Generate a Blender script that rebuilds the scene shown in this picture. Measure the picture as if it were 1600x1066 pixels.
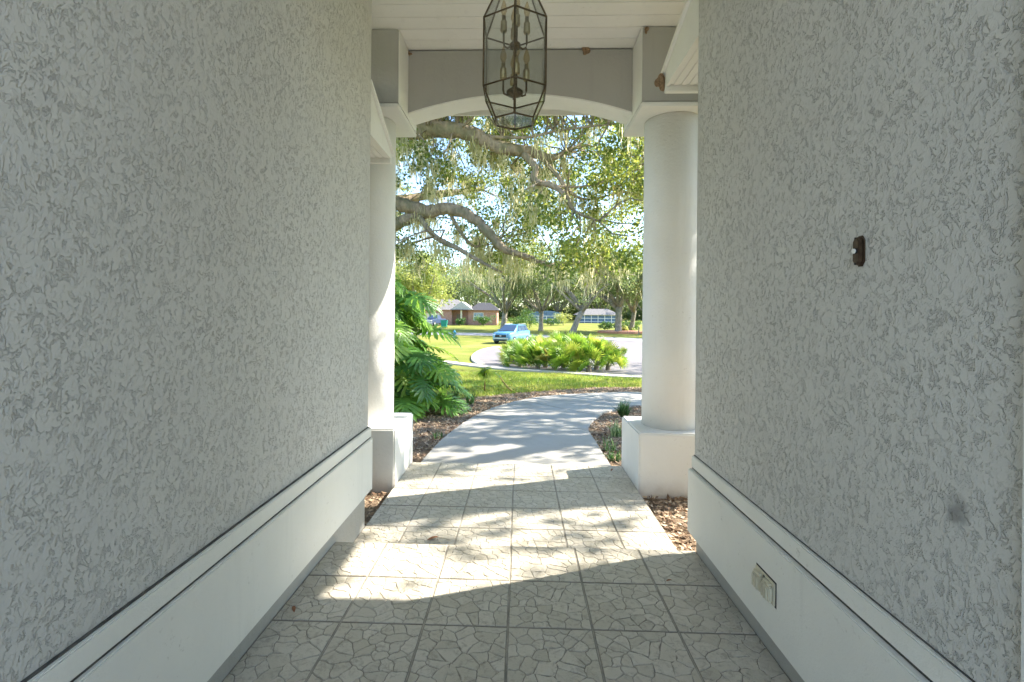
import bpy, bmesh, math, random
import numpy as np
from mathutils import Vector, Matrix
rnd = random.Random(7)
for o in list(bpy.data.objects): bpy.data.objects.remove(o)
S = bpy.context.scene
C = S.collection

# ------------------------------------------------------------------ camera
F, CX, CY, YAW, ROLL, H = 753.92, 789.19, 491.15, -.0325, .0092, 1.219
cyw, syw = math.cos(YAW), math.sin(YAW)
XR = np.array([cyw, -syw, 0.]); FW = np.array([syw, cyw, 0.]); ZZ = np.array([0, 0, 1.])
RI = math.cos(ROLL)*XR + math.sin(ROLL)*ZZ
UP = -math.sin(ROLL)*XR + math.cos(ROLL)*ZZ
EYE = np.array([0, 0, H])
cd = bpy.data.cameras.new('camera'); cam = bpy.data.objects.new('camera', cd); C.objects.link(cam)
cam.matrix_world = Matrix(((RI[0], UP[0], -FW[0], 0), (RI[1], UP[1], -FW[1], 0), (RI[2], UP[2], -FW[2], H), (0, 0, 0, 1)))
cd.sensor_width = 36; cd.sensor_fit = 'HORIZONTAL'; cd.lens = F/1600*36
cd.shift_x = (800-CX)/1600; cd.shift_y = (CY-533)/1600
cd.clip_start = .05; cd.clip_end = 3000
S.camera = cam
S.render.resolution_x, S.render.resolution_y = 1024, 682

# ------------------------------------------------------------------ sky, sun, exposure
AZ, EL = math.radians(19.9), math.radians(38.5)          # sun stands to the right, a little ahead
SUN = Vector((math.cos(EL)*math.cos(AZ), math.cos(EL)*math.sin(AZ), math.sin(EL)))
w = bpy.data.worlds.new('World'); S.world = w; w.use_nodes = True
nt = w.node_tree; sk = nt.nodes.new('ShaderNodeTexSky'); sk.sky_type = 'NISHITA'; sk.sun_disc = False
sk.sun_elevation = EL; sk.sun_rotation = math.pi/2-AZ
sk.air_density = 1.0; sk.dust_density = .15; sk.ozone_density = 2.6
nt.links.new(sk.outputs[0], nt.nodes['Background'].inputs[0]); nt.nodes['Background'].inputs[1].default_value = .10
ld = bpy.data.lights.new('sun', 'SUN'); ld.energy = 3.3; ld.angle = math.radians(.53); ld.color = (1, .93, .82)
lo = bpy.data.objects.new('sun', ld); C.objects.link(lo); lo.rotation_euler = (-SUN).to_track_quat('-Z', 'Y').to_euler()
S.view_settings.view_transform = 'Standard'; S.view_settings.look = 'None'
S.view_settings.exposure = 2.55; S.view_settings.gamma = 1
S.cycles.adaptive_threshold = .02; S.cycles.max_bounces = 8; S.cycles.diffuse_bounces = 5; S.cycles.transparent_max_bounces = 12

# ------------------------------------------------------------------ helpers
def ray(px, py): return ((px-CX)*RI-(py-CY)*UP)/F+FW
def aty(px, py, y): d = ray(px, py); return Vector(EYE+d*(y/d[1]))
ST = [(-60, -.30), (-1.6, -.19), (4.4, -.19), (8, -.29), (15.4, -.6), (25, -.95), (42, -1.35), (55, -1.3), (70, -1.15), (100, -.85), (160, -.5), (900, -.5)]
SY = [s[0] for s in ST]; SZ = [s[1] for s in ST]
def gz(y): return float(np.interp(y, SY, SZ))
def gp(px, py):
    d = ray(px, py); lo_, hi = 1.0, 400.
    for _ in range(60):
        m = .5*(lo_+hi); p = EYE+d*(m/d[1])
        if p[2] > gz(m): lo_ = m
        else: hi = m
    p = EYE+d*(lo_/d[1]); return Vector((p[0], p[1], gz(p[1])))

def tag(o, label=None, cat=None, group=None, kind=None):
    if label: o['label'] = label
    if cat: o['category'] = cat
    if group: o['group'] = group
    if kind: o['kind'] = kind
    return o
def empty(name, loc, label, cat, group=None, rz=0):
    o = bpy.data.objects.new(name, None); C.objects.link(o); o.location = loc; o.rotation_euler[2] = rz
    o.empty_display_size = .1
    return tag(o, label, cat, group)
def link(name, me, parent=None, loc=(0, 0, 0), rot=(0, 0, 0), scale=(1, 1, 1)):
    o = bpy.data.objects.new(name, me); C.objects.link(o); o.parent = parent
    o.location = loc; o.rotation_euler = rot; o.scale = scale
    return o
def copy_tree(o, parent=None):
    c = o.copy(); C.objects.link(c); c.parent = parent
    for ch in list(o.children): copy_tree(ch, c)
    return c

class MB:
    """collects faces of ONE mesh object"""
    def __init__(s): s.v = []; s.f = []; s.sm = False
    def add(s, vs, fs):
        n = len(s.v); s.v += [tuple(p) for p in vs]; s.f += [tuple(i+n for i in f) for f in fs]; return s
    def box(s, a, b):
        x0, y0, z0 = a; x1, y1, z1 = b
        return s.add([(x0, y0, z0), (x1, y0, z0), (x1, y1, z0), (x0, y1, z0), (x0, y0, z1), (x1, y0, z1), (x1, y1, z1), (x0, y1, z1)],
                     [(0, 3, 2, 1), (4, 5, 6, 7), (0, 1, 5, 4), (1, 2, 6, 5), (2, 3, 7, 6), (3, 0, 4, 7)])
    def prism(s, poly, fn, a, b):
        """poly: 2d outline, fn(u,v,t) -> xyz, extruded t from a to b"""
        n = len(poly); vs = [fn(u, v, a) for u, v in poly]+[fn(u, v, b) for u, v in poly]
        return s.add(vs, [tuple(range(n))[::-1], tuple(range(n, 2*n))]+[(i, (i+1) % n, n+(i+1) % n, n+i) for i in range(n)])
    def tube(s, pts, rad, n=8, cap=True):
        pts = [Vector(p) for p in pts]; m = len(pts)
        if not hasattr(rad, '__len__'): rad = [rad]*m
        ref = Vector((.31, .17, .93)); vs = []
        for i, p in enumerate(pts):
            t = (pts[min(i+1, m-1)]-pts[max(i-1, 0)]).normalized()
            a = t.cross(ref)
            if a.length < .05: a = t.cross(Vector((1, 0, 0)))
            a.normalize(); b = t.cross(a)
            for k in range(n):
                th = 2*math.pi*k/n; vs.append(p+(a*math.cos(th)+b*math.sin(th))*rad[i])
        fs = [(i*n+k, i*n+(k+1) % n, (i+1)*n+(k+1) % n, (i+1)*n+k) for i in range(m-1) for k in range(n)]
        if cap: fs += [tuple(range(n))[::-1], tuple(range((m-1)*n, m*n))]
        s.sm = True
        return s.add(vs, fs)
    def lathe(s, prof, c=(0, 0, 0), n=24):
        vs = []; fs = []
        for r, z in prof:
            for k in range(n):
                th = 2*math.pi*k/n; vs.append((c[0]+r*math.cos(th), c[1]+r*math.sin(th), c[2]+z))
        for i in range(len(prof)-1):
            for k in range(n): fs.append((i*n+k, i*n+(k+1) % n, (i+1)*n+(k+1) % n, (i+1)*n+k))
        fs += [tuple(range(n))[::-1], tuple(range((len(prof)-1)*n, len(prof)*n))]
        return s.add(vs, fs)
    def mesh(s, name, mat, bevel=0, smooth=None):
        me = bpy.data.meshes.new(name); me.from_pydata(s.v, [], s.f); 
        bm = bmesh.new(); bm.from_mesh(me)
        bmesh.ops.recalc_face_normals(bm, faces=bm.faces)
        if bevel: bmesh.ops.bevel(bm, geom=list(bm.edges), offset=bevel, segments=2, affect='EDGES', clamp_overlap=True)
        bm.to_mesh(me); bm.free()
        me.materials.append(mat)
        if s.sm if smooth is None else smooth: me.polygons.foreach_set('use_smooth', [True]*len(me.polygons))
        return me
    def build(s, name, mat, parent=None, bevel=0, smooth=None, origin=None):
        """verts are given in the parent's frame (world for top-level with origin)"""
        if origin is not None:
            ox, oy, oz = origin; s.v = [(x-ox, y-oy, z-oz) for x, y, z in s.v]
        return link(name, s.mesh(name, mat, bevel, smooth), parent, origin or (0, 0, 0))

def np_mesh(name, V, Fq, mat, tint=None):
    """V (n,3), Fq (m,4) or (m,3)"""
    me = bpy.data.meshes.new(name); k = Fq.shape[1]
    me.vertices.add(len(V)); me.vertices.foreach_set('co', np.ascontiguousarray(V, np.float32).ravel())
    me.loops.add(len(Fq)*k); me.loops.foreach_set('vertex_index', np.ascontiguousarray(Fq, np.int32).ravel())
    me.polygons.add(len(Fq)); me.polygons.foreach_set('loop_start', np.arange(0, len(Fq)*k, k, dtype=np.int32))
    me.update(calc_edges=True)
    if tint is not None:
        a = me.attributes.new('tint', 'FLOAT', 'FACE'); a.data.foreach_set('value', np.ascontiguousarray(tint, np.float32))
    me.materials.append(mat); return me

# ------------------------------------------------------------------ materials
class NT:
    def __init__(s, name):
        s.m = bpy.data.materials.new(name); s.m.use_nodes = True; s.t = s.m.node_tree
        s.b = s.t.nodes['Principled BSDF']; s.out = s.t.nodes['Material Output']
    def n(s, typ, **kw):
        nd = s.t.nodes.new(typ)
        for k, v in kw.items():
            if k.startswith('i_'):
                key = k[2:]; key = int(key) if key.isdigit() else key.replace('_', ' ')
                nd.inputs[key].default_value = v
            else: setattr(nd, k, v)
        return nd
    def l(s, a, b): s.t.links.new(a, b)
    def obj(s): return s.n('ShaderNodeTexCoord').outputs['Object']
    def noise(s, co, scale, detail=3, rough=.55, dist=0):
        nd = s.n('ShaderNodeTexNoise'); nd.inputs['Scale'].default_value = scale; nd.inputs['Detail'].default_value = detail
        nd.inputs['Roughness'].default_value = rough; nd.inputs['Distortion'].default_value = dist; s.l(co, nd.inputs['Vector']); return nd.outputs['Fac']
    def ramp(s, fac, stops):
        r = s.n('ShaderNodeValToRGB'); e = r.color_ramp.elements
        while len(e) < len(stops): e.new(.5)
        for i, (p, c) in enumerate(stops):
            e[i].position = p; e[i].color = (*c, 1) if len(c) == 3 else c
        s.l(fac, r.inputs[0]); return r.outputs[0]
    def rng(s, v, a, b, c=0., d=1.):
        m = s.n('ShaderNodeMapRange', interpolation_type='SMOOTHSTEP'); s.l(v, m.inputs[0])
        for i, x in enumerate((a, b, c, d)): m.inputs[i+1].default_value = x
        return m.outputs[0]
    def math(s, op, a, b=None):
        m = s.n('ShaderNodeMath', operation=op)
        for i, x in enumerate((a, b)):
            if x is None: continue
            if isinstance(x, (int, float)): m.inputs[i].default_value = x
            else: s.l(x, m.inputs[i])
        return m.outputs[0]
    def mix(s, fac, a, b, mode='MIX'):
        m = s.n('ShaderNodeMix', data_type='RGBA', blend_type=mode)
        for i, x in ((0, fac), (6, a), (7, b)):
            if isinstance(x, (int, float)): m.inputs[i].default_value = x
            elif isinstance(x, tuple): m.inputs[i].default_value = (*x, 1)
            else: s.l(x, m.inputs[i])
        return m.outputs[2]
    def bump(s, h, dist, strength=1.):
        b = s.n('ShaderNodeBump'); b.inputs['Strength'].default_value = strength; b.inputs['Distance'].default_value = dist
        s.l(h, b.inputs['Height']); s.l(b.outputs[0], s.b.inputs['Normal']); return b
    def col(s, c):
        if isinstance(c, tuple): s.b.inputs['Base Color'].default_value = (*c, 1)
        else: s.l(c, s.b.inputs['Base Color'])
    def rough(s, r, spec=.3): s.b.inputs['Roughness'].default_value = r; s.b.inputs['Specular IOR Level'].default_value = spec

def m_plain(name, c, rough=.6, metal=0, vary=.12, scale=8, bump=0, spec=.3):
    t = NT(name); co = t.obj(); f = t.noise(co, scale, 4)
    lo_ = tuple(x*(1-vary) for x in c); hi = tuple(min(1, x*(1+vary)) for x in c)
    t.col(t.ramp(f, [(.3, lo_), (.7, hi)])); t.rough(rough, spec); t.b.inputs['Metallic'].default_value = metal
    if bump: t.bump(t.noise(co, scale*8, 3), bump)
    return t.m

def m_stucco(smudge=None):
    t = NT('knockdown_stucco'); co = t.obj()
    mp = t.n('ShaderNodeMapping'); mp.inputs['Scale'].default_value = (1, .95, .72); t.l(co, mp.inputs[0])
    wn = t.n('ShaderNodeTexNoise'); wn.inputs['Scale'].default_value = 7; t.l(co, wn.inputs['Vector'])     # uneven trowel work stretches the marks
    wv = t.n('ShaderNodeVectorMath', operation='MULTIPLY_ADD'); t.l(wn.outputs['Color'], wv.inputs[0]); wv.inputs[1].default_value = (.045, .045, .045); t.l(mp.outputs[0], wv.inputs[2]); c2 = wv.outputs[0]
    n1 = t.noise(c2, 90, 2.8, .58, .3)
    ridge = t.math('ABSOLUTE', t.math('SUBTRACT', n1, .5))
    groove = t.rng(ridge, .01, .06, 1, 0)
    mask = t.rng(t.noise(c2, 58, 2.5, .55), .47, .57)
    big = t.rng(t.noise(c2, 11, 4, .65), .30, .56, .35, 1)
    g = t.math('MULTIPLY', t.math('MULTIPLY', groove, mask), big)
    fine = t.noise(co, 170, 2)
    pat = t.rng(n1, .46, .66)
    h = t.math('ADD', t.math('MULTIPLY', g, -.8), t.math('ADD', t.math('MULTIPLY', fine, .12), t.math('MULTIPLY', t.math('MULTIPLY', pat, big), .28)))
    base = t.ramp(t.noise(co, 1.3, 4), [(.3, (.56, .548, .51)), (.7, (.60, .588, .547))])
    cc = t.mix(t.math('MULTIPLY', g, .16), base, (.36, .35, .32))
    cc = t.mix(t.rng(t.noise(co, 2.6, 5, .65), .56, .72, 0, .12), cc, (.40, .385, .33))
    if smudge:
        dv = t.n('ShaderNodeVectorMath', operation='DISTANCE'); t.l(co, dv.inputs[0]); dv.inputs[1].default_value = smudge
        dd = t.math('ADD', dv.outputs['Value'], t.math('MULTIPLY', t.math('SUBTRACT', t.noise(co, 30, 3), .5), .05))
        cc = t.mix(t.rng(dd, .008, .042, .6, 0), cc, (.10, .10, .095))
    t.col(cc)
    t.rough(.85, .2); t.bump(h, .0042, 1.0)
    return t.m
def m_paint(name, c, stain=0., fine=.0024, scale=48, zs=None):
    """smooth sand finish paint with faint soiling"""
    t = NT(name); co = t.obj()
    base = t.ramp(t.noise(co, 2.2, 5, .6), [(.3, tuple(x*.93 for x in c)), (.7, c)])
    spots = t.math('MULTIPLY', t.rng(t.noise(co, 42, 4, .7), .60, .74), t.rng(t.noise(co, 3.5, 3), .42, .68))
    streak = t.n('ShaderNodeMapping'); streak.inputs['Scale'].default_value = (14, 14, 1.2); t.l(co, streak.inputs[0])
    base = t.mix(t.rng(t.noise(streak.outputs[0], 1, 4, .6), .55, .8, 0, .22), base, tuple(x*.7 for x in c))
    base = t.mix(t.math('MULTIPLY', spots, .5), base, (.33, .29, .23))
    if zs:
        sep = t.n('ShaderNodeSeparateXYZ'); t.l(co, sep.inputs[0])
        hgt = t.math('ADD', sep.outputs[2], t.math('MULTIPLY', t.noise(co, 9, 4), zs[2]))
        k = t.rng(hgt, zs[0], zs[1], stain, 0)
        base = t.mix(k, base, (.36, .26, .17))
    t.col(base); t.rough(.75, .25)
    t.bump(t.math('ADD', t.noise(co, scale, 4, .6), t.math('MULTIPLY', t.noise(co, 240, 2), .4)), fine)
    return t.m
def m_tile():
    t = NT('flagstone_tile'); co = t.obj()
    oi = t.n('ShaderNodeObjectInfo'); off = t.n('ShaderNodeVectorMath', operation='ADD'); t.l(co, off.inputs[0])
    sc = t.math('MULTIPLY', oi.outputs['Random'], 9.); cmb = t.n('ShaderNodeCombineXYZ'); t.l(sc, cmb.inputs[0]); t.l(sc, cmb.inputs[2]); t.l(cmb.outputs[0], off.inputs[1])
    p = off.outputs[0]
    at = t.n('ShaderNodeAttribute', attribute_name='tint')
    c = t.ramp(at.outputs['Fac'], [(0, (.21, .19, .155)), (.12, (.21, .19, .155)), (.13, (.50, .455, .365)), (.6, (.56, .513, .42)), (1, (.61, .56, .47))])
    n = t.noise(p, 32, 6, .72, .6)
    c = t.mix(t.rng(n, .48, .66, 0, .75), c, (.36, .32, .255))
    c = t.mix(t.rng(t.noise(p, 3, 3), .45, .75, 0, .35), c, (.60, .55, .47))
    t.col(c); t.rough(.48, .4)
    t.bump(t.math('ADD', t.noise(p, 34, 6, .7, .5), t.math('MULTIPLY', t.noise(p, 120, 2), .3)), .006, 1.)
    return t.m
def m_leaf(name, stops, trans=.4, rough=.45, spec=.4):
    """leaf with light coming through; colour from the 'tint' attribute"""
    t = NT(name); at = t.n('ShaderNodeAttribute', attribute_name='tint')
    c = t.ramp(at.outputs['Fac'], stops); t.col(c); t.rough(rough, spec)
    tr = t.n('ShaderNodeBsdfTranslucent'); hsv = t.n('ShaderNodeHueSaturation'); hsv.inputs['Value'].default_value = 1.9; hsv.inputs['Hue'].default_value = .485
    t.l(c, hsv.inputs['Color']); t.l(hsv.outputs[0], tr.inputs[0])
    mx = t.n('ShaderNodeMixShader'); mx.inputs[0].default_value = trans
    t.l(t.b.outputs[0], mx.inputs[1]); t.l(tr.outputs[0], mx.inputs[2]); t.l(mx.outputs[0], t.out.inputs[0])
    return t.m
def m_leaf_obj(name, stops, trans=.3, rough=.35, vein=True):
    """big leaf, colour random by object, paler towards the veins"""
    t = NT(name); oi = t.n('ShaderNodeObjectInfo'); co = t.obj()
    f = t.math('ADD', oi.outputs['Random'], t.math('MULTIPLY', t.math('SUBTRACT', t.noise(co, 9, 3), .5), .35))
    c = t.ramp(f, stops); t.col(c); t.rough(rough, .5)
    tr = t.n('ShaderNodeBsdfTranslucent'); hsv = t.n('ShaderNodeHueSaturation'); hsv.inputs['Value'].default_value = 1.6; hsv.inputs['Hue'].default_value = .48
    t.l(c, hsv.inputs['Color']); t.l(hsv.outputs[0], tr.inputs[0])
    mx = t.n('ShaderNodeMixShader'); mx.inputs[0].default_value = trans
    t.l(t.b.outputs[0], mx.inputs[1]); t.l(tr.outputs[0], mx.inputs[2]); t.l(mx.outputs[0], t.out.inputs[0])
    t.bump(t.noise(co, 40, 3), .004)
    return t.m
def m_ground(name, stops, scale, fine, bump=.02):
    t = NT(name); co = t.obj()
    c = t.ramp(t.noise(co, scale, 6, .65), stops)
    c = t.mix(t.rng(t.noise(co, fine, 4, .7), .35, .7, 0, .6), c, tuple(x*.5 for x in stops[0][1]))
    t.col(c); t.rough(.95, .1); t.bump(t.noise(co, fine, 4, .7), bump); return t.m
def m_concrete(name, c, scale=1.5):
    t = NT(name); co = t.obj()
    a = t.ramp(t.noise(co, scale, 6, .65), [(.3, tuple(x*.78 for x in c)), (.5, c), (.75, tuple(min(1, x*1.1) for x in c))])
    a = t.mix(t.rng(t.noise(co, 90, 3, .7), .5, .75, 0, .35), a, tuple(x*.55 for x in c))
    a = t.mix(t.rng(t.noise(co, 11, 4, .7), .62, .75, 0, .4), a, tuple(x*.6 for x in c))
    t.col(a); t.rough(.85, .25); t.bump(t.noise(co, 130, 3), .003); return t.m
def m_bark(name, c):
    t = NT(name); co = t.obj(); mp = t.n('ShaderNodeMapping'); mp.inputs['Scale'].default_value = (1, 1, .35); t.l(co, mp.inputs[0])
    n = t.noise(mp.outputs[0], 9, 5, .7)
    a = t.ramp(n, [(.3, tuple(x*.45 for x in c)), (.6, c), (.8, tuple(x*1.35 for x in c))])
    a = t.mix(t.rng(t.noise(co, 2.2, 4), .48, .62, 0, .55), a, (.17, .18, .10))
    t.col(a); t.rough(.95, .1); t.bump(n, .06); return t.m
def m_glass(name, c=(.975, .988, .98)):
    t = NT(name); t.t.nodes.remove(t.b)
    g = t.n('ShaderNodeBsdfGlossy'); g.inputs['Roughness'].default_value = .03; tr = t.n('ShaderNodeBsdfTransparent'); tr.inputs[0].default_value = (*c, 1)
    fr = t.n('ShaderNodeFresnel'); fr.inputs[0].default_value = 1.5
    f = t.math('MULTIPLY', fr.outputs[0], .35)
    mx = t.n('ShaderNodeMixShader'); t.l(f, mx.inputs[0]); t.l(tr.outputs[0], mx.inputs[1]); t.l(g.outputs[0], mx.inputs[2]); t.l(mx.outputs[0], t.out.inputs[0])
    return t.m
def m_brick():
    t = NT('brick'); co = t.obj(); mp = t.n('ShaderNodeMapping'); mp.inputs['Rotation'].default_value = (math.pi/2, 0, 0); t.l(co, mp.inputs[0])
    b = t.n('ShaderNodeTexBrick'); b.inputs['Scale'].default_value = 3.2; b.inputs['Color1'].default_value = (.36, .15, .10, 1); b.inputs['Color2'].default_value = (.44, .22, .15, 1); b.inputs['Mortar'].default_value = (.5, .44, .38, 1)
    t.l(mp.outputs[0], b.inputs[0]); t.col(b.outputs[0]); t.rough(.9, .1); return t.m

M = {}
M['stucco'] = m_stucco(); M['stucco_marked'] = m_stucco((0, -1.503, 1.007))
M['white'] = m_paint('white_masonry_paint', (.80, .79, .75))
M['pedestal'] = m_paint('pedestal_paint', (.79, .78, .74), .75, zs=(-.02, .22, .12), scale=45, fine=.002)
M['grey'] = m_paint('shaded_masonry_paint', (.40, .39, .365), fine=.003, scale=30)  # white paint with the shade of the backlit faces put into its colour
M['band'] = m_paint('skirting_paint', (.78, .765, .70), fine=.0012, scale=80)
M['base'] = m_paint('base_stucco', (.40, .385, .345), .5, fine=.004, scale=40, zs=(-.02, .07, .05))
M['ceil'] = m_paint('ceiling_board_paint', (.84, .83, .78), fine=.0003)
M['trim'] = m_paint('trim_paint', (.78, .77, .72), fine=.0004)
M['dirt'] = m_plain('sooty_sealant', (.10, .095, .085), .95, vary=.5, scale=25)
M['tile'] = m_tile()
M['grout'] = m_plain('grout', (.38, .35, .30), .95, vary=.3, scale=12)
M['concrete'] = m_concrete('path_concrete', (.41, .39, .35))
M['pale_concrete'] = m_concrete('kerb_concrete', (.48, .455, .42))
M['paver'] = m_concrete('drive_pavers', (.21, .19, .185), 3)
M['asphalt'] = m_concrete('road_surface', (.33, .31, .30), .4)
M['lawn'] = m_ground('lawn_soil', [(.3, (.14, .19, .03)), (.5, (.24, .25, .05)), (.7, (.38, .32, .10))], .35, 30)
M['mulch'] = m_ground('mulch_soil', [(.25, (.20, .14, .09)), (.5, (.34, .25, .17)), (.75, (.46, .36, .26))], 6, 45, .04)
M['grass'] = m_leaf('grass_blades', [(0, (.10, .19, .025)), (.5, (.21, .29, .04)), (1, (.40, .37, .09))], .4)
M['litter'] = m_leaf('leaf_litter', [(0, (.16, .10, .065)), (.4, (.38, .27, .18)), (.75, (.54, .41, .28)), (1, (.64, .54, .42))], .1, .8, .15)
M['oak'] = m_leaf('oak_leaves', [(0, (.06, .10, .022)), (.5, (.12, .175, .035)), (.8, (.26, .30, .06)), (1, (.42, .41, .11))], .56)
M['oak_far'] = m_leaf('far_oak_leaves', [(0, (.07, .11, .045)), (.6, (.15, .20, .07)), (1, (.28, .29, .11))], .5)
M['lime'] = m_leaf('pale_tree_leaves', [(0, (.14, .20, .04)), (.5, (.26, .31, .08)), (1, (.38, .38, .12))], .45)
M['moss'] = m_leaf('spanish_moss', [(0, (.30, .30, .17)), (.5, (.46, .45, .27)), (1, (.62, .58, .38))], .5, .9, .1)
M['shrub'] = m_leaf('shrub_leaves', [(0, (.03, .08, .02)), (.6, (.07, .15, .03)), (1, (.16, .25, .05))], .3)
M['bark'] = m_bark('oak_bark', (.40, .325, .24)); M['bark_far'] = m_bark('far_oak_bark', (.33, .29, .24))
M['philo'] = m_leaf_obj('split_leaf', [(0, (.07, .19, .04)), (.5, (.15, .33, .05)), (1, (.34, .52, .08))], .42, .3)
M['fan'] = m_leaf_obj('fan_leaf', [(0, (.10, .22, .025)), (.5, (.20, .35, .035)), (.9, (.38, .46, .06)), (1, (.50, .42, .12))], .36, .35)
M['stalk'] = m_plain('leaf_stalk', (.16, .24, .07), .5, vary=.3)
M['blade'] = m_leaf('lily_turf_blade', [(0, (.04, .11, .03)), (.6, (.12, .22, .07)), (1, (.52, .55, .33))], .3)
M['bronze'] = m_plain('aged_bronze', (.11, .08, .045), .45, .6, .35, 40)
M['brass'] = m_plain('antique_brass', (.35, .28, .15), .4, .8, .25, 40)
M['glass'] = m_glass('bevelled_glass')
M['bulb'] = m_glass('bulb_glass', (.90, .80, .62))
M['black'] = m_plain('black_rubber', (.025, .025, .028), .6)
M['ivory'] = m_plain('ivory_plastic', (.62, .57, .43), .5, vary=.08, scale=30)
M['bell'] = m_plain('brown_metal', (.085, .055, .035), .45, .5, .4, 60)
M['button'] = m_plain('white_button', (.85, .84, .80), .3, vary=.03)
M['mud'] = m_plain('mud', (.33, .22, .13), .95, vary=.4, scale=60, bump=.01)
M['brick'] = m_brick()
M['shingle'] = m_plain('roof_shingle', (.22, .205, .19), .95, vary=.3, scale=5, spec=.03)
M['darkshingle'] = m_plain('dark_roof_shingle', (.08, .078, .08), .95, vary=.25, scale=5, spec=.03)
M['carblue'] = m_plain('light_blue_car_paint', (.10, .27, .39), .25, 0, .03, 3, spec=.6)
M['truck'] = m_plain('blue_grey_truck_paint', (.03, .05, .10), .5, 0, .03, 3, spec=.25)
M['carglass'] = m_plain('car_glass', (.05, .08, .13), .08, 0, .1, 2, spec=.8)
M['chrome'] = m_plain('bright_metal', (.40, .41, .43), .35, .5, .05)
M['lamp'] = m_plain('headlamp', (.72, .75, .78), .15, .2, .05)
M['tyre'] = m_plain('tyre', (.02, .02, .02), .8)
M['teal'] = m_plain('teal_plastic', (.02, .24, .19), .5)
M['hydrant'] = m_plain('blue_paint', (.05, .26, .42), .45)
M['cream'] = m_plain('cream_paint', (.68, .60, .44), .7)
M['winglass'] = m_plain('window_glass', (.16, .24, .34), .15, spec=.6)
M['screen'] = m_plain('screen_mesh', (.12, .18, .26), .7, vary=.3, scale=2)
M['terracotta'] = m_plain('terracotta_edging', (.42, .20, .12), .9, vary=.3)
M['wood'] = m_plain('weathered_wood', (.26, .21, .15), .9, vary=.3)
M['dry'] = m_plain('dry_frond', (.50, .36, .12), .8, vary=.3)
M['redstem'] = m_plain('reddish_stem', (.30, .14, .07), .7)

# ------------------------------------------------------------------ ground and paving
def sheet(name, outline, dz, mat, thick=0, ztop=None):
    """flat outline (x,y) cut along the terrain's grade lines so that it lies on the ground"""
    bm = bmesh.new(); f = bm.faces.new([bm.verts.new((x, y, 0)) for x, y in outline])
    ys = [y for x, y in outline]
    for s in SY:
        if min(ys) < s < max(ys):
            bmesh.ops.bisect_plane(bm, geom=bm.verts[:]+bm.edges[:]+bm.faces[:], plane_co=(0, s, 0), plane_no=(0, 1, 0))
    bmesh.ops.triangulate(bm, faces=bm.faces[:])
    for v in bm.verts: v.co.z = gz(v.co.y)+dz
    bmesh.ops.recalc_face_normals(bm, faces=bm.faces)
    if sum(f.normal.z for f in bm.faces) < 0: bmesh.ops.reverse_faces(bm, faces=bm.faces[:])
    if thick:
        r = bmesh.ops.extrude_face_region(bm, geom=bm.faces[:])
        for e in r['geom']:
            if isinstance(e, bmesh.types.BMVert): e.co.z -= thick
        bmesh.ops.recalc_face_normals(bm, faces=bm.faces)
    me = bpy.data.meshes.new(name); bm.to_mesh(me); bm.free(); me.materials.append(mat)
    return link(name, me)
def smooth_line(pts, n=5):
    """Catmull-Rom through 2d points"""
    P = [Vector(p) for p in pts]; out = []
    for i in range(len(P)-1):
        a, b, c, d = P[max(i-1, 0)], P[i], P[i+1], P[min(i+2, len(P)-1)]
        for k in range(n):
            t = k/n; out.append(.5*((2*b)+(c-a)*t+(2*a-5*b+4*c-d)*t*t+(3*b-a-3*c+d)*t**3))
    out.append(P[-1]); return out
def gpx(pts): return [tuple(gp(*p)[:2]) for p in pts]

vs, fs = [], []
xs = [-500, -60, -20, -6, 0, 6, 20, 60, 500]
for y in SY:
    for x in xs: vs.append((x, y, gz(y)))
for j in range(len(SY)-1):
    for i in range(len(xs)-1):
        a = j*len(xs)+i; fs.append((a, a+1, a+1+len(xs), a+len(xs)))
m = MB().add(vs, fs); tag(m.build('ground', M['lawn']), 'gently falling lawn ground of the garden and street', kind='structure')

# path edges traced on the ground
left_e = smooth_line(gpx([(661, 724.5), (700, 684), (750, 650), (800, 632), (860, 621.5), (940, 617), (1003, 616.5)])+[(3.4, 8.75), (6, 9.2), (9, 9.4)])
right_e = smooth_line(gpx([(949, 726), (931.5, 697), (919, 673.5), (933, 656.5), (952.5, 646), (1003, 637)])+[(3.4, 7.35), (6, 7.8), (9, 8.)])
left_e[0] = Vector((left_e[0].x, 4.366)); right_e[0] = Vector((right_e[0].x, 4.366))
path = bpy.data.objects.new('concrete_path', None); C.objects.link(path); tag(path, 'curved grey concrete path leading from the tiled landing', kind='structure')
n = min(len(left_e), len(right_e)); cuts = [0, int(n*.22), int(n*.40), int(n*.57), int(n*.78), n-1]
for a, b in zip(cuts[:-1], cuts[1:]):
    Lp, Rp = left_e[a:b+1], right_e[a:b+1]
    g = .009
    if a: # narrow joint between the poured slabs
        Lp = [Lp[0]+(Lp[1]-Lp[0]).normalized()*g*2]+Lp[1:]; Rp = [Rp[0]+(Rp[1]-Rp[0]).normalized()*g*2]+Rp[1:]
    o = sheet('concrete_slab', [tuple(p) for p in Lp]+[tuple(p) for p in Rp[::-1]], .042, M['concrete'], .12); o.parent = path
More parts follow.
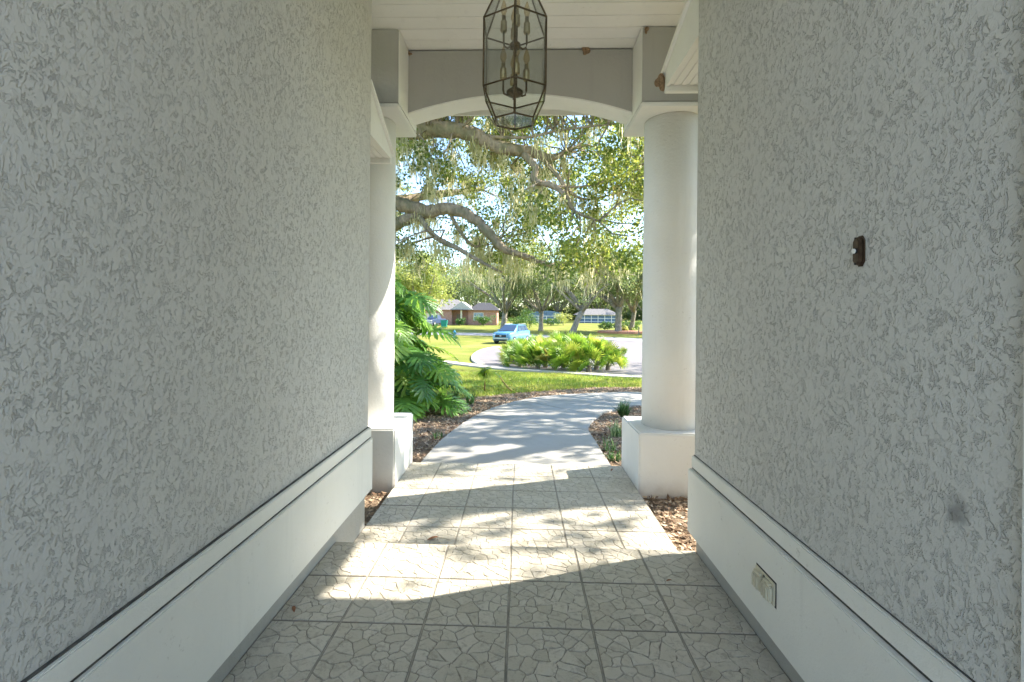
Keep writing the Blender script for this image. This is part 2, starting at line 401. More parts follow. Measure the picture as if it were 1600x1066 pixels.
# planting beds
ml = [tuple(p+Vector((.05, .0))) for p in left_e[:int(n*.8)]]
bedL = ml+gpx([(1000, 606), (930, 606), (860, 611), (800, 616), (740, 622), (700, 627), (640, 634)])+[(-3.2, 6.6), (-5.0, 6.2), (-5.2, 2.9), (-1.0, 2.9), (-1.0, 4.37)]
tag(sheet('mulch_bed', bedL, .004, M['mulch']), 'brown mulch bed left of the concrete path', kind='structure')
bedR = [tuple(p+Vector((-.05, 0))) for p in right_e[:int(n*.72)]]+[(5.5, 6.6), (5.5, 2.5), (.93, 2.5), (.93, 4.37)]
tag(sheet('mulch_bed', bedR, .004, M['mulch']), 'brown mulch bed right of the concrete path', kind='structure')
# drive, its pale edging, the island and the street
drive = gpx([(752, 571), (742, 563), (745, 554), (758, 546.5), (785, 541), (830, 534), (880, 529), (940, 527), (1003, 530)])+[(14, 24), (14, 14.2)]+gpx([(1003, 588), (900, 583), (800, 575)])
tag(sheet('driveway', drive, .008, M['paver']), 'pinkish paved drive looping round the planted island', kind='structure')
def ribbon(name, pts, wdt, dz, mat, thick):
    P = smooth_line(pts, 4); A, B = [], []
    for i, p in enumerate(P):
        t = (P[min(i+1, len(P)-1)]-P[max(i-1, 0)]).normalized(); nn = Vector((-t.y, t.x))*wdt/2; A.append(tuple(p+nn)); B.append(tuple(p-nn))
    return sheet(name, A+B[::-1], dz, mat, thick)
front = gpx([(690, 566), (752, 573.5), (800, 578), (860, 582), (930, 587), (1003, 591)])+[(6, 13.5), (14, 13.2)]
tag(ribbon('kerb', front, .62, .05, M['pale_concrete'], .1), 'pale concrete kerb strip in front of the planted island', kind='structure')
tag(ribbon('kerb', gpx([(752, 571), (741.5, 563), (744, 554.5), (757, 547), (778, 542.5)]), .28, .07, M['pale_concrete'], .12), 'narrow pale kerb round the drive loop', kind='structure')
tag(sheet('road', [(-80, 57), (-20, 57.5), (-4, 56), (8, 50), (20, 42), (60, 30), (62, 36), (22, 48), (9, 56), (-3, 62), (-20, 63), (-80, 62.5)], .01, M['asphalt']), 'grey street running past the far lawns', kind='structure')
ribbon_pts = [(-24, 82), (-21, 74), (-19, 64)]
tag(ribbon('driveway', ribbon_pts, 5.5, .012, M['pale_concrete'], 0), 'pale concrete drive below the brick house', kind='structure')

# ------------------------------------------------------------------ tiled floors
def clip(poly, a, b, c):
    out = []
    for i in range(len(poly)):
        p, q = poly[i], poly[(i+1) % len(poly)]; dp = a*p[0]+b*p[1]-c; dq = a*q[0]+b*q[1]-c
        if dp <= 0: out.append(p)
        if (dp < 0 < dq) or (dq < 0 < dp):
            t = dp/(dp-dq); out.append((p[0]+(q[0]-p[0])*t, p[1]+(q[1]-p[1])*t))
    return out
def inset(poly, d):
    n = len(poly); out = poly
    for i in range(n):
        p, q = poly[i], poly[(i+1) % n]; ex, ey = q[0]-p[0], q[1]-p[1]; l = math.hypot(ex, ey)
        if l < 1e-6: continue
        nx, ny = ey/l, -ex/l; out = clip(out, nx, ny, nx*p[0]+ny*p[1]-d)
        if len(out) < 3: return []
    return out
TW = .33; GW = .0028
def tile_mesh(seed, x0=-TW/2+GW, x1=TW/2-GW, y0=-TW/2+GW, y1=TW/2-GW):
    """one moulded tile: thin body with irregular raised flagstones on it"""
    r = random.Random(seed); pts = []
    while len(pts) < 34:
        p = (r.uniform(-TW/2, TW/2), r.uniform(-TW/2, TW/2))
        if all(math.hypot(p[0]-q[0], p[1]-q[1]) > .030 for q in pts): pts.append(p)
    v, f, tn = [], [], []
    ph = [r.uniform(0, 6.28) for _ in range(6)]
    def warp(q):
        x, y = q; e = max(0., min(1., min(x-x0, x1-x, y-y0, y1-y)/.02))
        return (x+e*(.0032*math.sin(95*y+ph[0]+30*x)+.0022*math.sin(190*y-120*x+ph[1])), y+e*(.0032*math.sin(100*x+ph[2]-40*y)+.0022*math.sin(200*x+110*y+ph[3])))
    def put(vs_, fs_, t):
        n_ = len(v); v.extend(vs_); f.extend([tuple(i+n_ for i in q) for q in fs_]); tn.extend([t]*len(fs_))
    B = [(x0, y0), (x1, y0), (x1, y1), (x0, y1)]
    put([(x, y, -.012) for x, y in B]+[(x, y, -.0024) for x, y in B], [(4, 5, 6, 7), (0, 1, 5, 4), (1, 2, 6, 5), (2, 3, 7, 6), (3, 0, 4, 7)], .05)
    for i, p in enumerate(pts):
        poly = [(x0+.001, y0+.001), (x1-.001, y0+.001), (x1-.001, y1-.001), (x0+.001, y1-.001)]
        for j, q in enumerate(pts):
            if i == j: continue
            a, b = q[0]-p[0], q[1]-p[1]; poly = clip(poly, a, b, (q[0]**2+q[1]**2-p[0]**2-p[1]**2)/2)
            if len(poly) < 3: break
        if len(poly) < 3: continue
        lo_ = inset(poly, .0013); hi = inset(poly, .0032)
        if len(lo_) < 3 or len(hi) != len(lo_): hi = lo_
        if len(lo_) < 3: continue
        m_ = len(lo_); zt = r.uniform(-.0004, .0004); tx, ty = r.uniform(-.008, .008), r.uniform(-.008, .008)
        t = r.uniform(.2, 1)
        if hi is not lo_:
            lo_, hi = zip(*[(tuple(lo_[k][c]+(lo_[(k+1) % m_][c]-lo_[k][c])*t_ for c in (0, 1)), tuple(hi[k][c]+(hi[(k+1) % m_][c]-hi[k][c])*t_ for c in (0, 1))) for k in range(m_) for t_ in (0, .33, .67)]); m_ *= 3
            lo_ = [warp(q) for q in lo_]; hi = [warp(q) for q in hi]
        put([(x, y, -.0024) for x, y in lo_]+[(x, y, zt+tx*(x-p[0])+ty*(y-p[1])) for x, y in hi],
            [tuple(range(m_, 2*m_))]+[(k, (k+1) % m_, m_+(k+1) % m_, m_+k) for k in range(m_)], t)
    me = bpy.data.meshes.new('tile'); me.from_pydata(v, [], f); me.update()
    a = me.attributes.new('tint', 'FLOAT', 'FACE'); a.data.foreach_set('value', tn); me.materials.append(M['tile']); return me
cache = {}
def lay(parent, cols, rows, z, xl, xr_, yl, yr):
    for cx_ in cols:
        for cy_ in rows:
            a0, a1 = max(cx_-TW/2+GW, xl), min(cx_+TW/2-GW, xr_); b0, b1 = max(cy_-TW/2+GW, yl), min(cy_+TW/2-GW, yr)
            if a1-a0 < .02 or b1-b0 < .02: continue
            full = a1-a0 > TW-2*GW-.001 and b1-b0 > TW-2*GW-.001
            k = rnd.randrange(7); key = (k,)+(() if full else tuple(round(q, 3) for q in (a0-cx_, a1-cx_, b0-cy_, b1-cy_)))
            if key not in cache: cache[key] = tile_mesh(k+1) if full else tile_mesh(k+1, a0-cx_, a1-cx_, b0-cy_, b1-cy_)
            link('tile', cache[key], parent, (cx_, cy_, z+rnd.uniform(-.0006, .0006)), (rnd.uniform(-.001, .001), rnd.uniform(-.001, .001), rnd.choice([0, math.pi/2, math.pi, -math.pi/2]) if full else 0))
XL, XRR = -.976, .919
fl = tag(MB().box((XL, -.94, -.30), (XRR, 2.546, -.004)).build('porch_floor', M['grout'], bevel=.002), 'flagstone-patterned tile floor of the covered entry walk', kind='structure')
lay(fl, [-.0395+TW*(k+.5) for k in range(-4, 4)], [2.541-TW*(k+.5) for k in range(11)], 0, XL+.002, XRR-.002, -.94, 2.545)
f2 = tag(MB().box((XL, 2.55, -.36), (XRR, 4.362, -.136)).build('tiled_landing', M['grout'], bevel=.002), 'lower tiled landing one step below the entry walk', kind='structure')
lay(f2, [-.0466+TW*(k+.5) for k in range(-4, 4)], [2.711+TW*(k+.5) for k in range(-1, 5)], -.132, XL+.002, XRR-.002, 2.552, 4.36)

# ------------------------------------------------------------------ the two house wings
def wing(side, xw, xcap, xpan, yend, eave, label):
    """side -1 left / +1 right; corridor wall to the ceiling, skirting, front wall, boxed eave"""
    t = empty('house_wing', (xw, yend, -.19), label, 'house'); o0 = Vector((xw, yend, -.19)); s = side
    def bx(name, a, b, mat, bev=.003, par=t):
        m_ = MB(); lo_ = [min(p, q) for p, q in zip(a, b)]; hi = [max(p, q) for p, q in zip(a, b)]
        m_.box(tuple(Vector(lo_)-o0), tuple(Vector(hi)-o0)); return m_.build(name, mat, par, bevel=bev)
    xb = XL if s < 0 else XRR
    door = s > 0
    y0 = -.9  # passage left open behind the camera to let light onto the walls
    if door: # opening for the front door on the right
        bx('corridor_wall', (xw, .80, .08), (xw+s*.2, yend, 3.46), M['stucco_marked'])
        bx('corridor_wall', (xw, y0, .08), (xw+s*.2, -.162, 3.46), M['stucco'])
        bx('corridor_wall', (xw, -.16, 2.10), (xw+s*.2, .80, 3.46), M['stucco'], 0)
        ys_ = [(.91, yend),]
    else:
        bx('corridor_wall', (xw, y0, .08), (xw+s*.2, yend, 3.46), M['stucco']); ys_ = [(y0, yend)]
    for a, b in ys_:
        bx('wall_base', (xb, a, -.36), (xb+s*.19, b-.004, .105), M['base'])
        bx('skirting_panel', (xpan, a, .102), (xw+s*.02, b+.006, .428), M['band'], .004)
        bx('skirting_cap', (xcap, a, .434), (xw+s*.02, b+.004, .496), M['band'], .004)
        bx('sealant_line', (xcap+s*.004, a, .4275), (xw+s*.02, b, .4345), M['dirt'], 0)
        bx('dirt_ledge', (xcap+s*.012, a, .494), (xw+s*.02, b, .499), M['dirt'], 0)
    xf = xw+s*4.6
    bx('front_wall', (xw+s*.21, yend-.2, -.36), (xf, yend-.004, 3.0), M['stucco'])
    ye, zs, zt0, zt1 = eave   # front of eave, soffit height, roof height at front, roof height at wall
    xe = xb+s*.004
    # end board closing the eave box, front board, soffit and roof skin
    m_ = MB(); m_.prism([(yend, zs), (ye, zs), (ye, zt0), (yend, zt1)], lambda u, v, tt: (tt-o0.x, u-o0.y, v-o0.z), xe, xe+s*.02); m_.build('eave_end_board', M['trim'], t)
    m_ = MB(); sl = (zt1-zt0)/(ye-yend); m_.prism([(yend, zt1+.002), (ye+.02, zt0-.02*sl+.002), (ye+.02, zt0-.02*sl-.022), (yend, zt1-.022)], lambda u, v, tt: (tt-o0.x, u-o0.y, v-o0.z), xe-s*.022, xe-s*.001); m_.build('drip_edge', M['trim'], t)
    bx('eave_front_board', (xe+s*.001, ye-.022, zs-.03), (xf, ye+.018, zt0-.004), M['trim'])
    np_ = int(4.4/.30)
    sof = bx('soffit', (xe+s*.02, yend, zs+.022), (xf, ye-.022, zs+.034), M['trim'], 0)
    for i in range(np_):
        x0_ = xe+s*(.024+.30*i); m_ = MB()
        lo_, hi = sorted((x0_, x0_+s*.292)); m_.box((lo_-o0.x, yend-o0.y, zs+.012-o0.z), (hi-o0.x, ye-.024-o0.y, zs+.021-o0.z))
        for k in range(6):
            xx = lo_+.024+k*.049; m_.box((xx-o0.x, yend-o0.y, zs+.006-o0.z), (xx+.036-o0.x, ye-.024-o0.y, zs+.0115-o0.z))
        m_.build('soffit_board', M['trim'], t)
    m_ = MB(); back = 1.2; m_.prism([(yend-.2, zt1+.004), (ye+.03, zt0+.004), (ye+.03, zt0+.03), (yend-.2, zt1+.05)], lambda u, v, tt: (tt-o0.x, u-o0.y, v-o0.z), xe+s*.004, xf); m_.build('roof', M['shingle'], t)
    return t, bx
wl, bxl = wing(-1, -.962, -.941, -.932, 3.03, (3.59, 2.372, 2.43, 2.70), 'grey knockdown stucco house wing on the side without the doorbell')
wr, bxr = wing(1, .908, .893, .876, 2.535, (3.17, 2.70, 2.815, 3.03), 'grey knockdown stucco house wing carrying the doorbell and outlet')
# front door on the right hand wall (only its casing shows)
dr = empty('front_door', (.95, .32, 0), 'white door casing set in the stucco wall beside the doorbell', 'door')
def dbx(name, a, b, mat, bev=.004): MB().box((a[0]-.95, a[1]-.32, a[2]), (b[0]-.95, b[1]-.32, b[2])).build(name, mat, dr, bevel=bev)
dbx('casing', (.888, .802, .001), (.93, .885, 2.10), M['trim']); dbx('casing', (.888, -.265, .001), (.93, -.162, 2.10), M['trim']); dbx('casing', (.888, -.265, 2.102), (.93, .885, 2.20), M['trim'])
dbx('door_panel', (1.00, -.158, .012), (1.045, .798, 2.098), M['wood']); dbx('sill', (.925, -.158, -.02), (1.1, .798, .011), M['trim'])
MB().lathe([(.012, -.05), (.03, -.03), (.03, .03), (.012, .05)], (-.0, -.36, 1.0), 12).build('handle', M['brass'], dr, smooth=True)

# ------------------------------------------------------------------ portico
po = empty('portico_roof', (-.028, 4.05, 2.83), 'white arched portico head with boarded ceiling resting on the round columns', 'porch'); P0 = Vector((-.028, 4.05, 2.83))
def pm(m_): m_.v = [tuple(Vector(p)-P0) for p in m_.v]; return m_
ZC = 3.44
for x0, x1 in ((-1.632, XL), (XRR, 1.575)):
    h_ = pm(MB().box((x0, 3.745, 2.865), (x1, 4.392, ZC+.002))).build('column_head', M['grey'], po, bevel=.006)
    pm(MB().box((x0-.006, 3.74, 2.832), (x1+.006, 4.398, 2.862))).build('head_base', M['white'], h_, bevel=.006)
# inner cheeks stay white; the darker head faces have backlit shade painted in
for x0, x1 in ((XL+.0005, XL+.006), (XRR-.006, XRR-.0005)):
    pm(MB().box((x0, 3.752, 2.868), (x1, 4.385, ZC-.002))).build('head_cheek', M['white'], po)
def zarch(x): u = (x+.0285)/.94; return 2.918+.158*math.sqrt(max(0, 1-.0*u*u))*(1-u*u)
N = 28; ax = [XL+.007+(XRR-XL-.014)*i/N for i in range(N+1)]
m_ = MB(); poly = [(x, zarch(x)) for x in ax]+[(XRR-.007, ZC), (XL+.007, ZC)]
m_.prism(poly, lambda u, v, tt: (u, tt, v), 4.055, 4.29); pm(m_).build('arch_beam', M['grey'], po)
m_ = MB(); a_ = [(x, zarch(x)-.004) for x in ax]; b_ = [(x, zarch(x)-.016) for x in ax]
m_.prism(a_+b_[::-1], lambda u, v, tt: (u, tt, v), 4.050, 4.296); pm(m_).build('arch_underside', M['white'], po)
# ceiling boards
ce = pm(MB().box((-2.7, -.9, ZC+.022), (2.7, 4.6, ZC+.04))).build('ceiling', M['ceil'], po)
y = 4.052
while y > -.8:
    xa, xb_ = (-2.6, 2.6) if y > 3.2 else (-1.1, 1.1)
    pm(MB().box((xa, y-.146, ZC+.006+rnd.uniform(-.001, .001)), (xb_, y, ZC+.021))).build('ceiling_board', M['ceil'], ce, bevel=.003); y -= .15
# front overhang: soffit boards, front board, side boards and the roof
for i in range(38):
    x = -2.85+.15*i; pm(MB().box((x, 4.30 if abs(x+.1) < .98 else 4.40, 3.205), (x+.143, 4.69, 3.215))).build('soffit_board', M['trim'], po)
    if abs(x+.07) < 1.0: pm(MB().lathe([(.004, -.004), (.006, 0)], (x+.146, 4.55, 3.2045), 8)).build('soffit_nail', M['dirt'], po)
pm(MB().box((-2.90, 4.69, 3.157), (2.90, 4.715, 3.48))).build('front_board', M['trim'], po, bevel=.003)
for sx in (-1, 1): pm(MB().box((min(sx*2.875, sx*2.90), -.88, 3.157), (max(sx*2.875, sx*2.90), 4.688, 3.48))).build('side_board', M['trim'], po)
m_ = MB(); m_.add([(-2.93, -.9, 3.485), (2.93, -.9, 3.485), (2.93, 4.74, 3.485), (-2.93, 4.74, 3.485), (-.6, -.9, 4.3), (.6, -.9, 4.3), (.6, 3.4, 4.3), (-.6, 3.4, 4.3)],
                    [(0, 1, 2, 3), (4, 7, 6, 5), (0, 4, 5, 1), (1, 5, 6, 2), (2, 6, 7, 3), (3, 7, 4, 0)]); pm(m_).build('roof', M['shingle'], po)
# columns
for cx_, lab in ((1.248, 'round white column standing beside the lily turf clumps'), (-1.304, 'round white column partly hidden by the stucco wall, beside the split-leaf plant')):
    t = empty('porch_column', (cx_, 4.068, -.19), lab, 'column')
    MB().box((-.329, -.325, -.15), (.329, .32, .502)).build('pedestal', M['pedestal'], t, bevel=.012)
    m_ = MB().lathe([(.225, .5), (.225, 1.2), (.224, 2.2), (.224, 3.02)], n=48); m_.sm = True
    o = m_.build('shaft', M['white'], t)
    for p in o.data.polygons: p.use_smooth = len(p.vertices) == 4

# ------------------------------------------------------------------ lantern
LC = Vector((-.036, 2.15, 0))
ln = empty('hanging_lantern', (LC.x, LC.y, 2.07), 'six-sided clear glass lantern with bronze edges hanging below the ceiling', 'lantern')
def hexr(r, z): return [Vector((r*math.sin(math.radians(60*k)), -r*math.cos(math.radians(60*k)), z-2.07)) for k in range(6)]
rings = [hexr(.095, 2.078), hexr(.155, 2.203), hexr(.155, 2.497), hexr(.062, 2.70)]
fm = MB()
for i, rg in enumerate(rings):
    for k in range(6): fm.tube([rg[k], rg[(k+1) % 6]], .0038, 6)
    if i:
        for k in range(6): fm.tube([rings[i-1][k], rg[k]], .0038, 6)
fm.build('frame', M['bronze'], ln)
for i in range(3):
    for k in range(6):
        a, b, c, d = rings[i][k], rings[i][(k+1) % 6], rings[i+1][(k+1) % 6], rings[i+1][k]
        ce_ = (a+b+c+d)/4; nrm = (b-a).cross(d-a).normalized()*.0012
        q = [ce_+(p-ce_)*.975 for p in (a, b, c, d)]; q2 = [ce_+(p-ce_)*.80 for p in (a, b, c, d)]
        MB().add([p-nrm for p in q]+[p+nrm*.2 for p in q]+[p+nrm*2 for p in q2], [(3, 2, 1, 0), (8, 9, 10, 11)]+[(j, (j+1) % 4, 4+(j+1) % 4, 4+j) for j in range(4)]+[(4+j, 4+(j+1) % 4, 8+(j+1) % 4, 8+j) for j in range(4)]).build('glass_pane', M['glass'], ln)
MB().prism([(p.x*.97, p.y*.97) for p in rings[0]], lambda u, v, tt: (u, v, tt), .006, .009).build('glass_pane', M['glass'], ln)
MB().lathe([(.068, .632), (.06, .65), (.022, .68), (.012, .70), (.012, .74), (.004, .75)], n=18).build('cap', M['bronze'], ln)
MB().lathe([(.006, .135), (.006, .72)], n=8).build('stem', M['bronze'], ln)
for zh, hr in ((.135, .036), (.345, .024)):
    hb = MB().lathe([(.004, -.022), (hr, -.008), (hr*1.05, .006), (hr*.5, .02), (.007, .03)], (0, 0, zh), 16).build('hub', M['bronze'], ln, smooth=True)
    for k in range(4):
        a = math.radians(90*k+8); ca, sa = math.cos(a), math.sin(a); m_ = MB()
        m_.tube([(ca*r, sa*r, zh+z) for r, z in ((.014, 0), (.034, -.012), (.048, -.006), (.052, .012), (.052, .06))], .0045, 6); m_.build('arm', M['bronze'], ln)
        MB().lathe([(.013, .058), (.0155, .064), (.0135, .10), (.0145, .104), (.009, .106), (.009, .13)], (ca*.052, sa*.052, zh), 12).build('socket', M['brass'], ln, smooth=True)
        MB().lathe([(.007, .131), (.0145, .152), (.0135, .168), (.006, .192), (.001, .204)], (ca*.052, sa*.052, zh), 12).build('bulb', M['bulb'], ln, smooth=True)
chn = MB(); zc = .752
while zc < 1.345:
    k = int(round((zc-.752)/.032)); cs = [(math.cos(t)*.009, math.sin(t)*.02) for t in [2*math.pi*i/10 for i in range(11)]]
    chn.tube([(x if k % 2 else 0, 0 if k % 2 else x, zc+.02+z) for x, z in cs], .0022, 5, cap=False); zc += .032
chn.build('chain', M['bronze'], ln)
MB().lathe([(.055, 1.372), (.06, 1.36), (.02, 1.345), (.006, 1.335)], n=18).build('ceiling_rose', M['bronze'], ln, smooth=True)

# ------------------------------------------------------------------ small things on the walls
db = empty('doorbell', (.908, 1.319, 1.396), 'narrow brown metal doorbell plate with white push button on the stucco', 'doorbell')
o8 = [(-.015, -.028), (-.006, -.041), (.006, -.041), (.015, -.028), (.015, .028), (.006, .041), (-.006, .041), (-.015, .028)]
MB().prism(o8, lambda u, v, tt: (tt, u, v), -.004, .004).build('back_plate', M['bell'], db)
MB().prism([(u*.8, v*.9) for u, v in o8], lambda u, v, tt: (tt, u, v), -.016, -.0042).build('cover', M['bell'], db, bevel=.002)
MB().prism([(math.cos(a)*.0085, math.sin(a)*.0085) for a in [2*math.pi*i/16 for i in range(16)]], lambda u, v, tt: (tt, u, v), -.019, -.0162).build('bezel', M['black'], db)
MB().prism([(math.cos(a)*.0065, math.sin(a)*.0065) for a in [2*math.pi*i/16 for i in range(16)]], lambda u, v, tt: (tt, u, v), -.022, -.0192).build('button', M['button'], db)
for v in (-.034, .034): MB().prism([(math.cos(a)*.003, v+math.sin(a)*.003) for a in [2*math.pi*i/10 for i in range(10)]], lambda u, v, tt: (tt, u, v), -.0175, -.0162).build('screw', M['black'], db)
ot = empty('outdoor_outlet', (.876, 1.736, .27), 'ivory weatherproof outlet cover on the white skirting panel', 'outlet')
MB().box((-.007, -.066, -.04), (.0, .066, .04)).build('cover_plate', M['ivory'], ot, bevel=.003)
MB().box((-.0005, -.070, -.044), (.0015, .070, .044)).build('gasket', M['black'], ot)
for cy_ in (-.033, .033):
    l_ = MB().box((-.022, cy_-.027, -.03), (-.0072, cy_+.027, .024)).build('lid', M['ivory'], ot, bevel=.004)
    for k in (-1, 0, 1): MB().box((-.027, cy_+k*.015-.003, -.026), (-.0222, cy_+k*.015+.003, .018)).build('rib', M['ivory'], l_, bevel=.001)
    MB().box((-.020, cy_-.02, .0245), (-.0072, cy_+.02, .031)).build('hinge', M['ivory'], l_, bevel=.001)
MB().prism([(math.cos(a)*.004, .031+math.sin(a)*.004) for a in [2*math.pi*i/10 for i in range(10)]], lambda u, v, tt: (tt, u, v), -.0085, -.0072).build('screw', M['black'], ot)
def nest(loc, sc, lab):
    bm = bmesh.new(); bmesh.ops.create_icosphere(bm, subdivisions=3, radius=1); r = random.Random(sum(map(ord, lab)))
    off = [Vector((r.uniform(-1, 1), r.uniform(-1, 1), r.uniform(-1, 1))) for _ in range(7)]
    for v in bm.verts:
        k = 1+sum(.16*math.sin(3.5*v.co.dot(q)+i) for i, q in enumerate(off)); v.co = Vector((v.co.x*sc[0]*k, v.co.y*sc[1]*k, v.co.z*sc[2]*k))
    me = bpy.data.meshes.new('mud_nest'); bm.to_mesh(me); bm.free(); me.materials.append(M['mud'])
    tag(link('mud_nest', me, None, loc), lab, 'nest', 'mud nests of wasps')
nest((.521, 4.05, 3.425), (.03, .014, .032), 'round brown mud nest on the grey arch beam under the ceiling')
nest((.89, 3.185, 2.74), (.028, .022, .05), 'brown mud nest on the corner of the eave end board')
nest((.945, 3.74, 3.41), (.018, .012, .022), 'tiny brown mud nest high on the column head')
nest((-.962, 4.05, 3.415), (.018, .012, .014), 'tiny dark mud nest where arch beam meets the column head')

# ------------------------------------------------------------------ foliage builders
def leaves(P, size, rng, up=.3, lo_=.0, hi=1., asp=.5):
    n = len(P); d = rng.normal(size=(n, 3)); d /= np.linalg.norm(d, axis=1)[:, None]
    b = rng.normal(size=(n, 3)); b[:, 2] *= (1-up); s = np.cross(d, b); s /= np.linalg.norm(s, axis=1)[:, None]+1e-9
    L = size*rng.uniform(.6, 1.3, n)[:, None]; nrm = np.cross(d, s)
    V = np.stack([P-d*L*.5, P+s*L*asp*.5+nrm*L*.08, P+d*L*.5, P-s*L*asp*.5+nrm*L*.08], 1).reshape(-1, 3)
    Fq = np.arange(4*n).reshape(n, 4)
    return V, Fq
def hang(P, Ln, wd, rng, seg=5, drift=.12):
    n = len(P); az = rng.uniform(0, math.pi, n); s = np.stack([np.cos(az), np.sin(az), np.zeros(n)], 1)
    V = np.zeros((n, seg+1, 2, 3)); dr = rng.normal(size=(n, 3))*drift; dr[:, 2] = 0
    wob = rng.normal(size=(n, seg+1, 3))*.018; wob[:, :, 2] = 0
    for k in range(seg+1):
        t = k/seg; c = P+np.array([0, 0, -1.])*(Ln*t)[:, None]+dr*(t*t)*Ln[:, None]+wob[:, k]*t
        ww = wd*(1-.8*t)*(.6+.8*rng.random(n)); V[:, k, 0] = c+s*ww[:, None]/2; V[:, k, 1] = c-s*ww[:, None]/2
    idx = np.arange(n*(seg+1)*2).reshape(n, seg+1, 2)
    Fq = np.stack([idx[:, :-1, 0], idx[:, :-1, 1], idx[:, 1:, 1], idx[:, 1:, 0]], -1).reshape(-1, 4)
    return V.reshape(-1, 3), Fq
def blobs(cent, rad, per, rng, flat=.75):
    n = len(cent); d = rng.normal(size=(n, per, 3)); d /= np.linalg.norm(d, axis=2)[:, :, None]
    r = rng.random((n, per, 1))**.5; return (cent[:, None]+d*r*np.asarray(rad).reshape(-1, 1, 1)*np.array([1, 1, flat])).reshape(-1, 3)
def tinted(n_cl, per, rng, spread=.25):
    base = rng.random(n_cl)*.75+.1; return np.clip(np.repeat(base, per)+rng.normal(size=n_cl*per)*spread*.5, 0, 1)
def bend(a, b, rng, n=5, amp=.12):
    a, b = np.array(a, float), np.array(b, float); l = np.linalg.norm(b-a); out = []
    o1, o2 = rng.normal(size=3)*amp*l, rng.normal(size=3)*amp*l
    for k in range(n+1):
        t = k/n; out.append(a+(b-a)*t+o1*math.sin(math.pi*t)*.7+o2*math.sin(2*math.pi*t)*.35)
    return out

def oak(loc, hgt, spread, rng, n_limb, n_cl, per, lsize, leafmat, barkmat, r0, label, fork=.28, lean=(0, 0), moss=0, group=None, cr=.9, crown_z=(.35, 1.), dens=1):
    """spreading tree: short trunk, arching limbs, leaf clumps on the limbs' ends"""
    t = empty('oak_tree', loc, label, 'tree', group); zf = hgt*fork
    tr = MB(); top = np.array([lean[0], lean[1], zf])
    tr.tube([(0, 0, -.3), (lean[0]*.1, lean[1]*.1, .25), (lean[0]*.5, lean[1]*.5, zf*.55), tuple(top)], [r0*1.7, r0*1.12, r0*.92, r0*.9], 10); tr.build('trunk', barkmat, t)
    cents = []
    for i in range(n_limb):
        a = 2*math.pi*(i+rng.uniform(-.25, .25))/n_limb; k = rng.uniform(.55, 1.); R_ = spread*k
        end = np.array([math.cos(a)*R_, math.sin(a)*R_, hgt*(rng.uniform(.55, .8)+(1-k)*.3)])
        st = top*rng.uniform(.8, 1); pts = bend(st, end, rng, 6, .08)
        for j, p in enumerate(pts): p[2] += math.sin(j/6*math.pi)*hgt*.05
        lb = MB().tube(pts, [r0*.55*(1-.13*j) for j in range(7)], 7)
        for q in range(3):
            s_ = pts[rng.integers(2, 5)]; e_ = s_+np.array([rng.normal()*spread*.3, rng.normal()*spread*.3, rng.uniform(.05, .3)*hgt])
            pp = bend(s_, e_, rng, 4, .1); lb.tube(pp, [r0*.22*(1-.18*j) for j in range(5)], 5); cents += [pp[-1], pp[-2]]
        lb.build('limb', barkmat, t); cents += [pts[-1], pts[-2], pts[-3]]
    cents = np.array(cents); base = cents[rng.integers(0, len(cents), n_cl)]
    c = base+rng.normal(size=(n_cl, 3))*np.array([spread*.2, spread*.2, hgt*.09]); c[:, 2] = np.clip(c[:, 2], hgt*crown_z[0], hgt*crown_z[1])
    V, Fq = leaves(blobs(c, rng.uniform(.6, 1.2, n_cl)*cr, per, rng), lsize, rng, asp=.6)
    me = np_mesh('crown', V, Fq, leafmat, tinted(n_cl, per, rng)); link('crown', me, t)
    if moss:
        P = c[rng.integers(0, n_cl, moss)]+rng.normal(size=(moss, 3))*np.array([cr*.7, cr*.7, cr*.3])
        V, Fq = hang(P, rng.uniform(.4, 1.4, moss)*hgt/11, lsize*.55, rng, 4); link('moss', np_mesh('moss', V, Fq, M['moss'], np.repeat(rng.random(moss), 4)), t)['kind'] = 'stuff'
    return t

